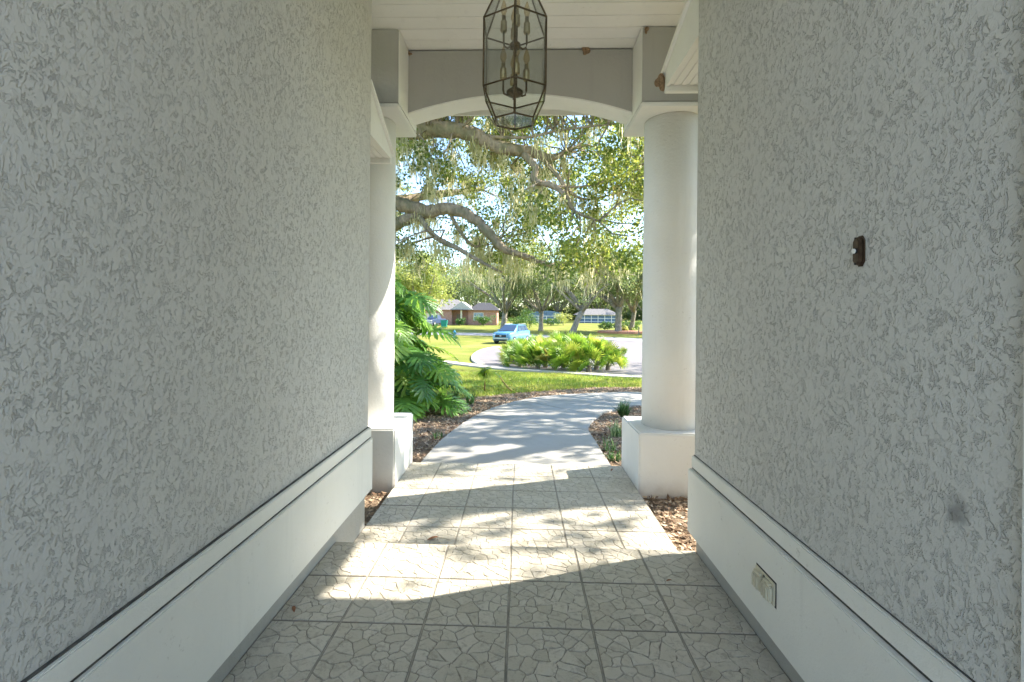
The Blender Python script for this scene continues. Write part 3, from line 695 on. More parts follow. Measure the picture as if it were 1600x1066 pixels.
# ------------------------------------------------------------------ the great oak with hanging moss (trunk out of view to the left)
rng = np.random.default_rng(11)
T0 = Vector((-7.0, 13.2, gz(13.2)))
big = empty('live_oak', T0, 'huge mossy live oak arching its limbs over the garden path', 'tree')
def tp(px, py, y): return aty(px, py, y)-T0
tk = MB().tube([(0, 0, -.3), (.05, 0, .3), (.1, -.1, 2), (.3, -.2, 3.6)], [1.15, .75, .62, .58], 14); tk.build('trunk', M['bark'], big)
LIMBS = [
 ([(Vector((.2, -.1, 3.2)), .50), (tp(470, 262, 12.4), .40), (tp(560, 222, 12), .33), (tp(615, 208, 11.8), .27), (tp(660, 203, 11.7), .23), (tp(700, 203, 11.6), .20), (tp(740, 210, 11.6), .185), (tp(780, 230, 11.6), .17), (tp(830, 238, 11.7), .125), (tp(858, 247, 11.8), .10), (tp(884, 238, 12), .05)]),
 ([(Vector((.2, -.1, 2.2)), .42), (tp(520, 352, 12.8), .30), (tp(575, 328, 12.5), .23), (tp(615, 319, 12.4), .19), (tp(645, 325, 12.3), .17), (tp(670, 331, 12.2), .175), (tp(700, 326, 12.1), .155), (tp(728, 334, 12), .14), (tp(750, 350, 12), .125), (tp(766, 367, 12), .115), (tp(785, 388, 12), .10), (tp(806, 396, 12.1), .08), (tp(835, 404, 12.2), .05)]),
 ([(tp(540, 400, 12.9), .22), (tp(590, 368, 12.7), .19), (tp(618, 351, 12.5), .165), (tp(645, 340, 12.35), .15), (tp(668, 333, 12.2), .13)]),
 ([(tp(655, 338, 12.2), .075), (tp(680, 370, 12), .07), (tp(720, 391, 11.9), .055), (tp(755, 411, 11.8), .045), (tp(785, 426, 11.8), .025)]),
 ([(tp(818, 240, 11.65), .09), (tp(836, 262, 11.5), .085), (tp(835, 283, 11.4), .085), (tp(862, 290, 11.3), .07), (tp(884, 306, 11.2), .06), (tp(898, 330, 11.2), .04), (tp(935, 345, 11.3), .02)]),
 ([(tp(845, 246, 11.75), .06), (tp(872, 276, 11.6), .055), (tp(890, 300, 11.6), .045), (tp(920, 312, 11.7), .03), (tp(970, 300, 11.9), .015)]),
 ([(tp(800, 396, 12.1), .05), (tp(860, 414, 12.4), .06), (tp(903, 411, 12.6), .06), (tp(930, 425, 12.7), .03)]),
 ([(tp(862, 290, 11.3), .03), (tp(905, 292, 11.4), .028), (tp(960, 280, 11.6), .022), (tp(1010, 255, 11.8), .015)]),
 ([(tp(740, 212, 11.6), .04), (tp(820, 215, 11.2), .035), (tp(880, 203, 11), .028), (tp(990, 190, 10.8), .015)]),
 ([(tp(700, 328, 12.1), .05), (tp(722, 366, 12.2), .045), (tp(742, 385, 12.3), .03), (tp(772, 380, 12.5), .015)]),
 ([(Vector((.2, .1, 3.4)), .42), (Vector((1.5, 1.2, 6.)), .32), (Vector((3.8, 1.6, 7.8)), .22), (Vector((6.5, 1.2, 9.2)), .12), (Vector((9, .8, 9.8)), .05)]),
 ([(Vector((.2, .1, 3.4)), .40), (Vector((-1.5, -1.6, 5.8)), .3), (Vector((-3.8, -2.6, 7.8)), .2), (Vector((-6.4, -3, 9)), .08)]),
 ([(Vector((.2, .2, 3.2)), .38), (Vector((.8, 2.4, 5)), .28), (Vector((2.8, 4.6, 6)), .18), (Vector((5.4, 5.6, 6.6)), .08)]),
]
limb_pts = []; main_limb = []
for li, lb in enumerate(LIMBS):
    P = []; R_ = []
    for i in range(len(lb)-1):
        (a, ra), (b, rb) = lb[i], lb[i+1]; p0 = lb[max(i-1, 0)][0]; p3 = lb[min(i+2, len(lb)-1)][0]
        for k in range(5):
            t = k/5; q = .5*((2*a)+(b-p0)*t+(2*p0-5*a+4*b-p3)*t*t+(3*a-p0-3*b+p3)*t**3)
            r = ra+(rb-ra)*t; P.append(q+Vector(rng.normal(size=3)*r*.07)); R_.append(r*(1+rng.uniform(-.06, .06)))
    P.append(lb[-1][0]); R_.append(lb[-1][1]); limb_pts += [np.array(p) for p in P[3:]]; main_limb += [np.array(p) for p in P[5:]] if li in (0, 1, 2, 3, 4) else []
    MB().tube(P, R_, 10).build('limb', M['bark'], big)
LP = np.array(limb_pts); ML = np.array(main_limb)
# leaf clumps through the crown's volume, leaving gaps of sky
def holes(p): return math.sin(p[0]*1.15+1.2)*math.sin(p[1]*.9+.4)+math.sin(p[2]*1.5+p[0]*.6)*.8+math.sin(p[0]*2.3-p[2]*1.9)*.5
cents = []
while len(cents) < 3000:
    px, py, yy = rng.uniform(330, 1300), rng.uniform(-320, 425), rng.uniform(9.2, 17.5)
    if px > 1040 and rng.random() < .65: continue
    if py > 345 and px < 740 and rng.random() < .6: continue
    if px < 700 and 200 < py and rng.random() < .1: continue
    p = np.array(tp(px, py, yy)); rr = math.hypot(p[0]-3, p[1])/11
    if rr > 1 or holes(p) < -.8: continue
    dxz = np.hypot(ML[:, 0]-p[0], ML[:, 2]-p[2])   # the heavy limbs are bare on the side towards the house
    if ((dxz < .52) & (p[1] < ML[:, 1]+.25)).any(): continue
    cents.append(p)
cents = np.array(cents); nc = len(cents); per = 95
V, Fq = leaves(blobs(cents, rng.uniform(.3, .62, nc), per, rng), .092, rng, asp=.6)
xx = np.clip((cents[:, 0]-3)/9, 0, 1)
tn = np.clip(np.repeat(rng.random(nc)*.55+.1+.25*xx, per)+rng.normal(size=nc*per)*.14, 0, 1)
link('crown', np_mesh('crown', V, Fq, M['oak'], tn), big)
tw = MB()   # twigs from the limbs to the clumps
for c in cents[::2]:
    d = np.linalg.norm(LP-c, axis=1); k = int(d.argmin())
    if d[k] < 3.2: tw.tube(bend(LP[k], c, rng, 4, .13), [.022, .019, .015, .010, .005], 4, cap=False)
tw.build('twigs', M['bark'], big)['kind'] = 'stuff'
# moss: curtains below limbs and clumps, more of it towards the trunk
nm = 760; wts = np.exp(-((cents[:, 0]-3.6)/4)**2)*(cents[:, 2] < 9); wts /= wts.sum()
src = np.concatenate([cents[rng.choice(nc, nm, p=wts)], LP[rng.integers(0, len(LP), 90)]-np.array([0, 0, .12])])
per_m = 22; P = np.repeat(src, per_m, 0)+rng.normal(size=(len(src)*per_m, 3))*np.array([.10, .10, .10])
Ln = np.repeat(rng.uniform(.15, .75, len(src)), per_m)*rng.uniform(.4, 1.15, len(src)*per_m)
V, Fq = hang(P, Ln, .03, rng, 6, .22); link('moss', np_mesh('moss', V, Fq, M['moss'], np.repeat(np.clip(np.repeat(rng.random(len(src)), per_m)+rng.normal(size=len(P))*.15, 0, 1), 6)), big)['kind'] = 'stuff'

# oak beside the house to the right: out of view, its dappled shade falls on path and porch
oak((8.2, 8.8, gz(8.8)), 9.5, 4.6, np.random.default_rng(5), 9, 250, 50, .15, M['oak'], M['bark'], .4, 'oak beside the house whose dappled shade falls over path', cr=.62, crown_z=(.42, 1.))

oak((16.5, 18.2, gz(18.2)), 10, 5.0, np.random.default_rng(8), 8, 170, 45, .2, M['oak'], M['bark'], .45, 'oak beyond the porch wall shading the paved drive', cr=.8, crown_z=(.4, 1.))
# unseen paving added behind the entry walk to bounce light onto its walls
tag(sheet('bounce_paving', [(-7, -12), (7, -12), (7, -.95), (-7, -.95)], .05, M['pale_concrete'], .1), 'unseen pale paving added behind the entry walk to bounce light inside', kind='structure')

# ------------------------------------------------------------------ trees across the street
GRP = 'mossy oaks across the street'
def far_oak(px, py, y, hgt, spread, seed, r0, label, lean=(0, 0), fork=.25, nl=7, ncl=240, per=70, moss=160, lsize=.22, mat='oak_far'):
    p = aty(px, py, y); loc = (p.x, y, gz(y)); return oak(loc, hgt, spread, np.random.default_rng(seed), nl, ncl, per, lsize, M[mat], M['bark_far'], r0, label, fork, lean, moss, GRP, 1.15, (.33, 1))
far_oak(786, 508, 72, 14, 9, 21, .42, 'mossy oak forking low in front of the brick house', (.3, 0), .2)
far_oak(845, 510, 70, 12.5, 6.5, 22, .33, 'upright mossy oak between the parked car and the leaning oak', (.1, 0), .24)
far_oak(893, 517, 62, 12.5, 8.5, 23, .38, 'mossy oak with leaning trunk beside the street', (1.5, 0), .26)
far_oak(966, 511, 66, 12, 7.5, 24, .44, 'thick-trunked mossy oak in the terracotta-edged bed', (0, 0), .3)
far_oak(986, 510, 70, 11, 7, 25, .32, 'slimmer mossy oak behind the thick-trunked oak', (.5, 0), .28)
far_oak(1060, 512, 64, 12, 8, 26, .5, 'mossy oak hidden mostly by the round column', (0, 0), .28, ncl=150)
t = oak((aty(650, 500, 48).x, 48, gz(48)), 8.6, 4.2, np.random.default_rng(31), 7, 190, 90, .19, M['lime'], M['bark_far'], .2, 'pale yellow-green tree behind the split-leaf plant', .2, crown_z=(.16, 1), cr=.8)
WL = 'trees of the wood line'
for i, (px, y, h_, sp_) in enumerate([(540, 122, 15, 8), (600, 130, 16, 8), (650, 122, 15, 8), (700, 128, 16, 8), (742, 116, 13, 7), (790, 128, 15, 8), (835, 140, 14, 8), (872, 150, 15, 8), (905, 150, 11, 8), (938, 146, 13, 8), (970, 140, 14, 8), (1010, 135, 15, 8), (1050, 130, 15, 8), (1120, 125, 15, 8)]):
    loc = (aty(px, 490, y).x, y, gz(y))
    if i == 0: base_tree = oak(loc, 15, 8, np.random.default_rng(60), 7, 190, 50, .42, M['oak_far'], M['bark_far'], .4, 'distant green tree in the wood line closing the view behind the houses', .15, group=WL, cr=1.7, crown_z=(.06, 1))
    else: o = copy_tree(base_tree); o.location = loc; o.rotation_euler[2] = i*1.3; o.scale = (sp_/8*(1+.15*math.sin(i*3)), sp_/8, h_/15)

g = np.random.default_rng(91); nw = 2400
c = np.stack([g.uniform(-75, 75, nw), g.uniform(158, 176, nw), g.uniform(-.3, 13.5, nw)*g.uniform(.25, 1, nw)], 1)
V, Fq = leaves(blobs(c, g.uniform(1.0, 2.0, nw), 42, g), .75, g, asp=.6)
tag(link('far_woods', np_mesh('far_woods', V, Fq, M['oak_far'], tinted(nw, 42, g))), 'far green woods closing the view beyond the houses', 'woods', kind='stuff')

# ------------------------------------------------------------------ split-leaf plant by the left column
def split_leaf(seed):
    r = random.Random(seed); L = 1.; v, f = [], []
    def z(x, y): return .10*math.sin(x*2.2)-.30*x*x-.22*abs(y)**1.4+.10*abs(y)
    nl = 9; mid = [(-.02+L*i/12, 0) for i in range(13)]
    for sgn in (1, -1):
        for i in range(nl):
            u = i/(nl-1); x0 = .02+.80*u; ang = math.radians(118-88*u+r.uniform(-5, 5)); ln_ = (.52*math.sin(math.pi*(.22+.62*u))+.10)*r.uniform(.9, 1.08)
            wd = .125*(1-.3*u)*r.uniform(.9, 1.15)
            dx, dy = math.cos(ang), math.sin(ang)*sgn; px_, py_ = -dy, dx; n0 = len(v)
            for k, (tt, ww) in enumerate(((0, .62), (.3, .78), (.62, 1.0), (.85, .72), (1, .06))):
                cx_ = x0+dx*ln_*tt+.10*tt*tt*ln_; cy_ = dy*ln_*tt; w2 = wd*ww/2; ru = .018*math.sin(9*tt+i)*(tt > 0)
                for sg in (-1, 0, 1):
                    X_, Y_ = cx_+px_*w2*sg, cy_+py_*w2*sg; v.append((X_, Y_, z(X_, Y_)+ru+(.012 if sg else 0)))
            for k in range(4):
                for q in (0, 1): a = n0+k*3+q; f.append((a, a+1, a+4, a+3))
    n0 = len(v)   # blade strip along the midrib and the tip lobe
    for i in range(14):
        x = -.03+1.02*i/13; wv = .15*math.sin(math.pi*min(1, (.12+.88*i/13)))+.004
        for sg in (-1, 0, 1): v.append((x, wv*sg, z(x, wv*sg)+.004-(.01 if sg == 0 else 0)))
    for i in range(13):
        for q in (0, 1): a = n0+i*3+q; f.append((a, a+1, a+4, a+3))
    me = bpy.data.meshes.new('leaf'); me.from_pydata(v, [], f); me.materials.append(M['philo']); me.polygons.foreach_set('use_smooth', [True]*len(f)); return me
SL = [split_leaf(i) for i in range(5)]
def place_leaf(parent, meshes, base, tip_dir, size, roll, name='leaf'):
    """base position in parent frame; x axis of the leaf along tip_dir"""
    d = Vector(tip_dir).normalized(); zu = Vector((0, 0, 1)); s_ = zu.cross(d)
    if s_.length < .05: s_ = Vector((1, 0, 0))
    s_.normalize(); u = d.cross(s_); mt = Matrix((d, s_, u)).transposed().to_4x4()
    o = link(name, rnd.choice(meshes), parent); o.matrix_local = Matrix.Translation(base) @ mt @ Matrix.Rotation(roll, 4, 'X') @ Matrix.Diagonal((size, size, size, 1)); return o
def split_plant(loc, n_leaf, rx, hz, size, seed, label, amin=-180, amax=180):
    r = random.Random(seed); t = empty('split_leaf_plant', loc, label, 'plant'); st = MB()
    for k in range(3): st.tube([(rnd.uniform(-.2, .2)*rx, rnd.uniform(-.2, .2)*rx, -.1), (rnd.uniform(-.3, .3)*rx, rnd.uniform(-.3, .3)*rx, hz*.25), (rnd.uniform(-.35, .35)*rx, rnd.uniform(-.35, .35)*rx, hz*.5)], [.07, .06, .05], 7)
    st.build('stem', M['wood'], t); pet = MB()
    for i in range(n_leaf):
        a = math.radians(r.uniform(amin, amax)); el = math.asin(r.uniform(0, 1)**.9) if i % 5 else math.radians(r.uniform(0, 15)); k = r.uniform(.62, 1.)
        p = Vector((math.cos(a)*math.cos(el)*rx*k, math.sin(a)*math.cos(el)*rx*k, hz*(.12+.86*math.sin(el)*k)))
        out = Vector((math.cos(a), math.sin(a), r.uniform(-.75, .05)-.1*math.cos(el))); s_ = size*r.uniform(.72, 1.15)
        b = Vector((r.uniform(-.15, .15)*rx, r.uniform(-.15, .15)*rx, hz*r.uniform(.02, .35)))
        mid_ = (b+p)/2+Vector((0, 0, .16*hz)); pet.tube([b, mid_, p], [.014, .011, .008], 5, cap=False)
        place_leaf(t, SL, p, out, s_, r.uniform(-.35, .35))
    pet.build('leaf_stalks', M['stalk'], t)['kind'] = 'stuff'; return t
split_plant((-2.55, 7.6, gz(7.6)), 200, 1.12, 2.45, .52, 3, 'big glossy split-leaf plant beside the mulch bed')
split_plant((-1.75, 7.25, gz(7.25)), 60, .68, 1.12, .46, 4, 'lower split-leaf plant spreading at the foot of the big one')

# ------------------------------------------------------------------ fan palms on the island
def fan_leaf(seed):
    r = random.Random(seed); v, f = [], []; ns = 17
    for i in range(ns):
        a = math.radians(-112+224*i/(ns-1)+r.uniform(-2, 2)); ln_ = (.86+.14*math.cos(a))*r.uniform(.9, 1.05); n0 = len(v)
        for tt, ww in ((.03, .01), (.45, .06), (.78, .034), (1, .002)):
            dr_ = -.14*tt**2.6*r.uniform(.5, 1.6); c_, s_ = math.cos(a), math.sin(a)
            for sg in (-1, 0, 1): v.append((c_*ln_*tt-s_*ww*sg, s_*ln_*tt+c_*ww*sg, dr_+(.03*ww/.05 if sg else 0)+.05*math.sin(tt*3)))
        for k in range(3):
            for q in (0, 1): b = n0+k*3+q; f.append((b, b+1, b+4, b+3))
    me = bpy.data.meshes.new('fan'); me.from_pydata(v, [], f); me.materials.append(M['fan']); me.polygons.foreach_set('use_smooth', [True]*len(f)); return me
FL = [fan_leaf(i) for i in range(4)]
def fan_palm(loc, n_leaf, rx, hz, size, seed, label='low bright green fan palm in the kerbed island planting'):
    r = random.Random(seed); t = empty('fan_palm', loc, label, 'palm', 'fan palms on the drive island')
    MB().tube([(0, 0, -.1), (0, 0, .12), (.02, 0, .25)], [.09, .08, .05], 8).build('stem', M['wood'], t); pet = MB()
    for i in range(n_leaf):
        a = r.uniform(0, 2*math.pi); el = math.radians(r.uniform(8, 84)); p = Vector((math.cos(a)*math.cos(el)*rx, math.sin(a)*math.cos(el)*rx, .10+hz*math.sin(el)*r.uniform(.75, 1.05)))
        pet.tube([(0, 0, .1), p*.55+Vector((0, 0, .08)), p], [.012, .01, .007], 4, cap=False)
        place_leaf(t, FL, p, (math.cos(a)*math.cos(el), math.sin(a)*math.cos(el), math.sin(el)+.25), size*r.uniform(.75, 1.1), r.uniform(-1.0, 1.0))
    pet.build('leaf_stalks', M['stalk'], t)['kind'] = 'stuff'
for i, (px, py, h_) in enumerate([(803, 569, .72), (828, 572, .82), (852, 575, .92), (880, 576, 1.0), (905, 578, .95), (932, 578, .80), (950, 579, .62), (838, 563, .9), (872, 565, 1.12), (915, 566, 1.0), (812, 574, .55), (895, 571, 1.0), (840, 577, .6), (866, 579, .66), (893, 581, .66), (920, 582, .6), (817, 564, .8), (944, 570, .8)]):
    p = gp(px, py); fan_palm(p, 21, .5, h_*.86, .40, 100+i)
fan_palm(gp(974, 568), 6, .12, .42, .26, 140, 'small lone fan palm on the drive beside the island planting')

# ------------------------------------------------------------------ lily turf, seedlings and other small plants
def tuft(loc, n_, ln_, wd, seed, label, lo_=0, hi=1, name='lily_turf', cat='plant'):
    g = np.random.default_rng(seed); a = g.uniform(0, 2*math.pi, n_); sp = g.uniform(.15, 1., n_); L = ln_*g.uniform(.6, 1.1, n_); V = np.zeros((n_, 5, 2, 3))
    for k in range(5):
        t = k/4; rr = L*sp*(t**1.5)*.85; zz = L*(t-.45*sp*t*t*1.2); ww = wd*(1-t)**.6*.5+.0005
        cx_, cy_ = np.cos(a)*rr+g.normal(size=n_)*.0, np.sin(a)*rr; ox, oy = np.cos(a*7)*.05, np.sin(a*5)*.05
        V[:, k, 0] = np.stack([cx_+ox-np.sin(a)*ww, cy_+oy+np.cos(a)*ww, zz], 1); V[:, k, 1] = np.stack([cx_+ox+np.sin(a)*ww, cy_+oy-np.cos(a)*ww, zz], 1)
    idx = np.arange(n_*10).reshape(n_, 5, 2); Fq = np.stack([idx[:, :-1, 0], idx[:, :-1, 1], idx[:, 1:, 1], idx[:, 1:, 0]], -1).reshape(-1, 4)
    o = link(name, np_mesh(name, V.reshape(-1, 3), Fq, M['blade'], np.repeat(g.uniform(lo_, hi, n_), 4)), None, loc); return tag(o, label, cat)
def at_ground(px, py): return gp(px, py)
tuft(at_ground(974, 652), 170, .30, .012, 1, 'full green lily turf clump standing by the round column', 0, .75)
tuft(at_ground(963, 684), 60, .26, .012, 2, 'sparse variegated lily turf clump against the pedestal', .4, 1)
tuft(at_ground(953, 706), 34, .20, .014, 3, 'small weedy lily turf tuft near the path edge', .1, .8)
tuft(at_ground(961, 721), 46, .14, .014, 4, 'tiny dark green tuft where landing meets mulch', 0, .4)
tuft(at_ground(683, 686), 16, .12, .02, 5, 'small bright weed alone in the mulch bed', .3, .6, 'weed')
tuft(at_ground(708, 628), 60, .34, .02, 6, 'bright strappy seedling below the split-leaf plant', .2, .6, 'seedling')
tuft(at_ground(735, 632), 50, .25, .02, 7, 'low green weed clump at the mulch edge', .2, .7, 'weed')
tuft(at_ground(655, 632), 60, .25, .02, 8, 'low green weed clump below the pale split leaves', .1, .5, 'weed')
p = gp(757, 612); sp = empty('sapling', p, 'young palm-like sapling with reddish stem on the lawn', 'plant')
MB().tube([(0, 0, -.02), (.01, 0, .25), (0, .01, .5)], [.014, .011, .008], 6).build('stem', M['redstem'], sp)
for k in range(7):
    a = k*2.4; place_leaf(sp, FL, Vector((0, 0, .48-.03*k)), (math.cos(a), math.sin(a), .25-.1*k/7), .17+.02*(k % 3), .2*k)
p = gp(800, 613); q = gp(783, 608)
fd = empty('fallen_frond', p, 'dry yellow frond lying tilted on the lawn edge', 'frond')
MB().tube([(0, 0, .03), (-.10, .05, .10), (-.26, .12, .30)], [.022, .02, .012], 6).build('stalk', M['dry'], fd); place_leaf(fd, FL, Vector((-.26, .12, .30)), (-.6, .3, .5), .2, .3)
# fallen log half under the split leaves
p = gp(662, 634); MBl = MB().tube([(-.16, 0, .07), (-.05, .01, .085), (.06, 0, .085), (.17, -.01, .07)], [.05, .062, .06, .048], 9)
tag(link('log', MBl.mesh('log', M['redstem']), None, p), 'short brown log lying under the split leaves', 'log')

def fallen(px, py, z, sz, rz, label):
    d = ray(px, py); p = Vector(EYE+d*((z-H)/d[2])); m_ = MB()
    pr = [(-.5, 0), (-.3, .12), (0, .2), (.3, .14), (.5, 0), (.3, -.14), (0, -.2), (-.3, -.12)]
    m_.add([(0, 0, .16*sz)]+[(u*sz, v*sz, sz*(.05+.5*abs(v)+.15*u)) for u, v in pr], [(0, i+1, (i+1) % 8+1) for i in range(8)])
    o = link('fallen_leaf', m_.mesh('fallen_leaf', M['redstem']), None, (p.x, p.y, z+.001), (0, 0, rz)); tag(o, label, 'leaf')
fallen(676, 843, -.132, .075, .4, 'curled brown leaf on the landing close to the step')
fallen(956, 735, -.132, .05, 1.1, 'dark leaf on the landing beside the pedestal')
fallen(459, 953, 0, .04, 2.1, 'small yellowed leaf on the walk near the skirting')
fallen(1045, 908, 0, .03, .2, 'tiny brown leaf on the shaded walk tiles')

# ------------------------------------------------------------------ grass blades, leaf litter (nobody could count these)
def inside(poly, X, Y):
    r = np.zeros(len(X), bool); j = len(poly)-1
    for i in range(len(poly)):
        xi, yi = poly[i]; xj, yj = poly[j]; c_ = ((yi > Y) != (yj > Y)) & (X < (xj-xi)*(Y-yi)/(yj-yi+1e-12)+xi); r ^= c_; j = i
    return r
g = np.random.default_rng(77); n_ = 90000; X = g.uniform(-6, 6, n_); Y = g.uniform(6.6, 14.6, n_)
pathpoly = [tuple(p) for p in left_e]+[tuple(p) for p in right_e[::-1]]
lawnp = gpx([(1000, 606), (930, 606), (860, 611), (800, 616), (740, 622), (700, 627), (640, 634)])+[(-3.2, 6.6), (-6, 6.6), (-6, 16.5)]+gpx([(690, 562), (752, 571.5), (800, 576.5), (860, 581), (930, 586), (1003, 590)])+[(6, 13.2), (6, 9.6), (4, 9.2)]
ok = inside(lawnp, X, Y) & ~inside(pathpoly, X, Y); X, Y = X[ok], Y[ok]
dens = np.sin(X*2.1+Y)*.5+np.sin(Y*3.3-X*1.4)*.5+g.normal(size=len(X))*.5; near_edge = np.clip((Y-8.6)/1.5, 0, 1); ok = dens > -.9+.9*(1-near_edge); X, Y = X[ok], Y[ok]; n_ = len(X)
Zg = np.interp(Y, SY, SZ); hh = g.uniform(.03, .095, n_); a = g.uniform(0, math.pi, n_); lx, ly = g.normal(size=n_)*.03, g.normal(size=n_)*.03; wv = .006
V = np.stack([np.stack([X-np.cos(a)*wv, Y-np.sin(a)*wv, Zg], 1), np.stack([X+np.cos(a)*wv, Y+np.sin(a)*wv, Zg], 1), np.stack([X+lx, Y+ly, Zg+hh], 1)], 1).reshape(-1, 3)
tn = np.clip(.45+.3*np.sin(X*1.7+.5+np.sin(Y*2.1))*np.sin(Y*1.9+X*.6)+g.normal(size=n_)*.25, 0, 1)
tag(link('grass', np_mesh('grass', V, np.arange(3*n_).reshape(n_, 3), M['grass'], tn)), 'patchy green grass of the near lawn', 'grass', kind='stuff')
def litter(poly, n_, seed, label, size=.045, bb=None):
    g = np.random.default_rng(seed); xs_ = [p[0] for p in poly]; ys_ = [p[1] for p in poly]
    X = g.uniform(max(min(xs_), -4), min(max(xs_), 5), n_); Y = g.uniform(min(ys_), max(ys_), n_); ok = inside(poly, X, Y); X, Y = X[ok], Y[ok]
    P = np.stack([X, Y, np.interp(Y, SY, SZ)+.008+g.random(len(X))*.022], 1); d = g.normal(size=(len(P), 3)); d[:, 2] *= .3; d /= np.linalg.norm(d, axis=1)[:, None]
    b = g.normal(size=(len(P), 3))*.4; b[:, 2] += 1; s_ = np.cross(d, b); s_ /= np.linalg.norm(s_, axis=1)[:, None]; L = size*g.uniform(.5, 1.3, len(P))[:, None]; nn = np.cross(d, s_)
    V = np.stack([P-d*L/2, P+s_*L*.22+nn*L*.12, P+d*L/2, P-s_*L*.22+nn*L*.12], 1).reshape(-1, 3)
    tag(link('leaf_litter', np_mesh('leaf_litter', V, np.arange(4*len(P)).reshape(-1, 4), M['litter'], g.random(len(P)))), label, 'leaves', kind='stuff')
litter(bedL, 46000, 5, 'dry brown leaf litter and chips left of the path')
litter(bedR, 30000, 6, 'dry brown leaf litter and chips right of the path', .05)

# ------------------------------------------------------------------ vehicles
def loft(m_, secs, close=True):
    n_ = len(secs[0]); v = [p for s_ in secs for p in s_]; f = [(i*n_+k, i*n_+(k+1) % n_, (i+1)*n_+(k+1) % n_, (i+1)*n_+k) for i in range(len(secs)-1) for k in range(n_)]
    f += [tuple(range(n_))[::-1], tuple(range((len(secs)-1)*n_, len(secs)*n_))]; m_.add(v, f); return m_
def rsec(y, w_, z0, z1, c=.09):
    return [(-w_+c, y, z0), (w_-c, y, z0), (w_, y, z0+c), (w_*1.0, y, z1-c), (w_-c, y, z1), (-w_+c, y, z1), (-w_, y, z1-c), (-w_, y, z0+c)]
def wheel(parent, x, y, r, s_):
    wv = MB(); prof = [(r*.6, -.1), (r*.93, -.11), (r, -.08), (r, .08), (r*.93, .11), (r*.6, .1)]
    wv.lathe(prof, n=20); wv.v = [(zz+x, yy+y, xx+r) for xx, yy, zz in wv.v]; o = wv.build('wheel', M['tyre'], parent, smooth=False)
    rm = MB().lathe([(.05, .0), (r*.6, .0), (r*.62, .02)], n=16); rm.v = [(x+s_*(.10+zz*.3), yy+y, xx+r) for xx, yy, zz in rm.v]; rm.build('rim', M['chrome'], o)
def quad(m_, pts, off): 
    a, b, c, d = map(Vector, pts); nn = (b-a).cross(d-a).normalized()*off; m_.add([p+nn for p in (a, b, c, d)]+[p-nn*.5 for p in (a, b, c, d)], [(0, 1, 2, 3), (7, 6, 5, 4), (0, 4, 5, 1), (1, 5, 6, 2), (2, 6, 7, 3), (3, 7, 4, 0)])
def suv(loc, rz, paint, label):
    t = empty('parked_car', loc, label, 'car', rz=rz)     # nose towards -y
    secs = [rsec(-2.26, .62, .42, .82), rsec(-2.18, .80, .26, .93), rsec(-1.9, .90, .24, 1.0), rsec(-1.1, .92, .24, 1.08), rsec(0, .92, .24, 1.10), rsec(1.3, .92, .24, 1.12), rsec(2.0, .90, .28, 1.12), rsec(2.22, .80, .4, 1.05)]
    loft(MB(), secs).build('body', paint, t, bevel=.02, smooth=True)
    g_ = [[(-.74, -1.15, 1.06), (.74, -1.15, 1.06), (.74, -1.1, 1.08), (-.74, -1.1, 1.08)], [(-.80, -.9, 1.06), (.80, -.9, 1.06), (.70, -.55, 1.42), (-.70, -.55, 1.42)], [(-.82, -.3, 1.06), (.82, -.3, 1.06), (.62, -.2, 1.64), (-.62, -.2, 1.64)],
          [(-.82, .9, 1.06), (.82, .9, 1.06), (.62, .9, 1.67), (-.62, .9, 1.67)], [(-.80, 1.9, 1.06), (.80, 1.9, 1.06), (.60, 1.7, 1.60), (-.60, 1.7, 1.60)], [(-.74, 2.12, 1.06), (.74, 2.12, 1.06), (.60, 2.0, 1.3), (-.60, 2.0, 1.3)]]
    loft(MB(), g_).build('cabin', paint, t, smooth=False)
    m_ = MB(); quad(m_, [(-.72, -1.10, 1.10), (.72, -1.10, 1.10), (.60, -.30, 1.60), (-.60, -.30, 1.60)], .03); m_.build('windscreen', M['carglass'], t)
    for s_ in (-1, 1):
        for y0, y1, y2, y3 in ((-.55, .28, .28, -.16), (.36, 1.1, 1.1, .36), (1.18, 1.75, 1.55, 1.18)):
            m_ = MB(); pts = [(s_*.82, y0, 1.12), (s_*.82, y1, 1.12), (s_*.645, y2, 1.58), (s_*.645, y3, 1.58)]; quad(m_, pts if s_ > 0 else pts[::-1], .022); m_.build('side_window', M['carglass'], t)
        m_ = MB(); quad(m_, [(s_*.50, -2.25, .78), (s_*.80, -2.18, .80), (s_*.86, -1.98, .92), (s_*.52, -2.21, .90)] if s_ > 0 else [(s_*.52, -2.21, .90), (s_*.86, -1.98, .92), (s_*.80, -2.18, .80), (s_*.50, -2.25, .78)], .025); m_.build('headlight', M['lamp'], t)
        MB().box((s_*.98-.1, -.72, 1.08), (s_*.98+.1, -.58, 1.24)).build('mirror', paint, t, bevel=.03)
        MB().box((s_*.66-.03, -.1, 1.69), (s_*.66+.03, 1.5, 1.73)).build('roof_rail', M['chrome'], t)
        for y in (-1.4, 1.35): wheel(t, s_*.82, y, .34, s_)
    MB().box((-.52, -2.285, .60), (.52, -2.24, .80)).build('grille', M['black'], t, bevel=.01)
    MB().prism([(math.cos(a)*.10, .72+math.sin(a)*.05) for a in [2*math.pi*i/16 for i in range(16)]], lambda u, v, tt: (u, tt, v), -2.30, -2.286).build('emblem', M['chrome'], t)
    MB().box((-.70, -2.27, .44), (.70, -2.20, .56)).build('bumper', M['chrome'], t, bevel=.02); MB().box((-.60, -2.275, .30), (.60, -2.2, .42)).build('air_intake', M['black'], t)
    return t
p = gp(799, 538); suv((p.x, p.y+2.0, gz(p.y+2)), math.radians(-24), M['carblue'], 'light blue compact crossover car parked by the drive island')
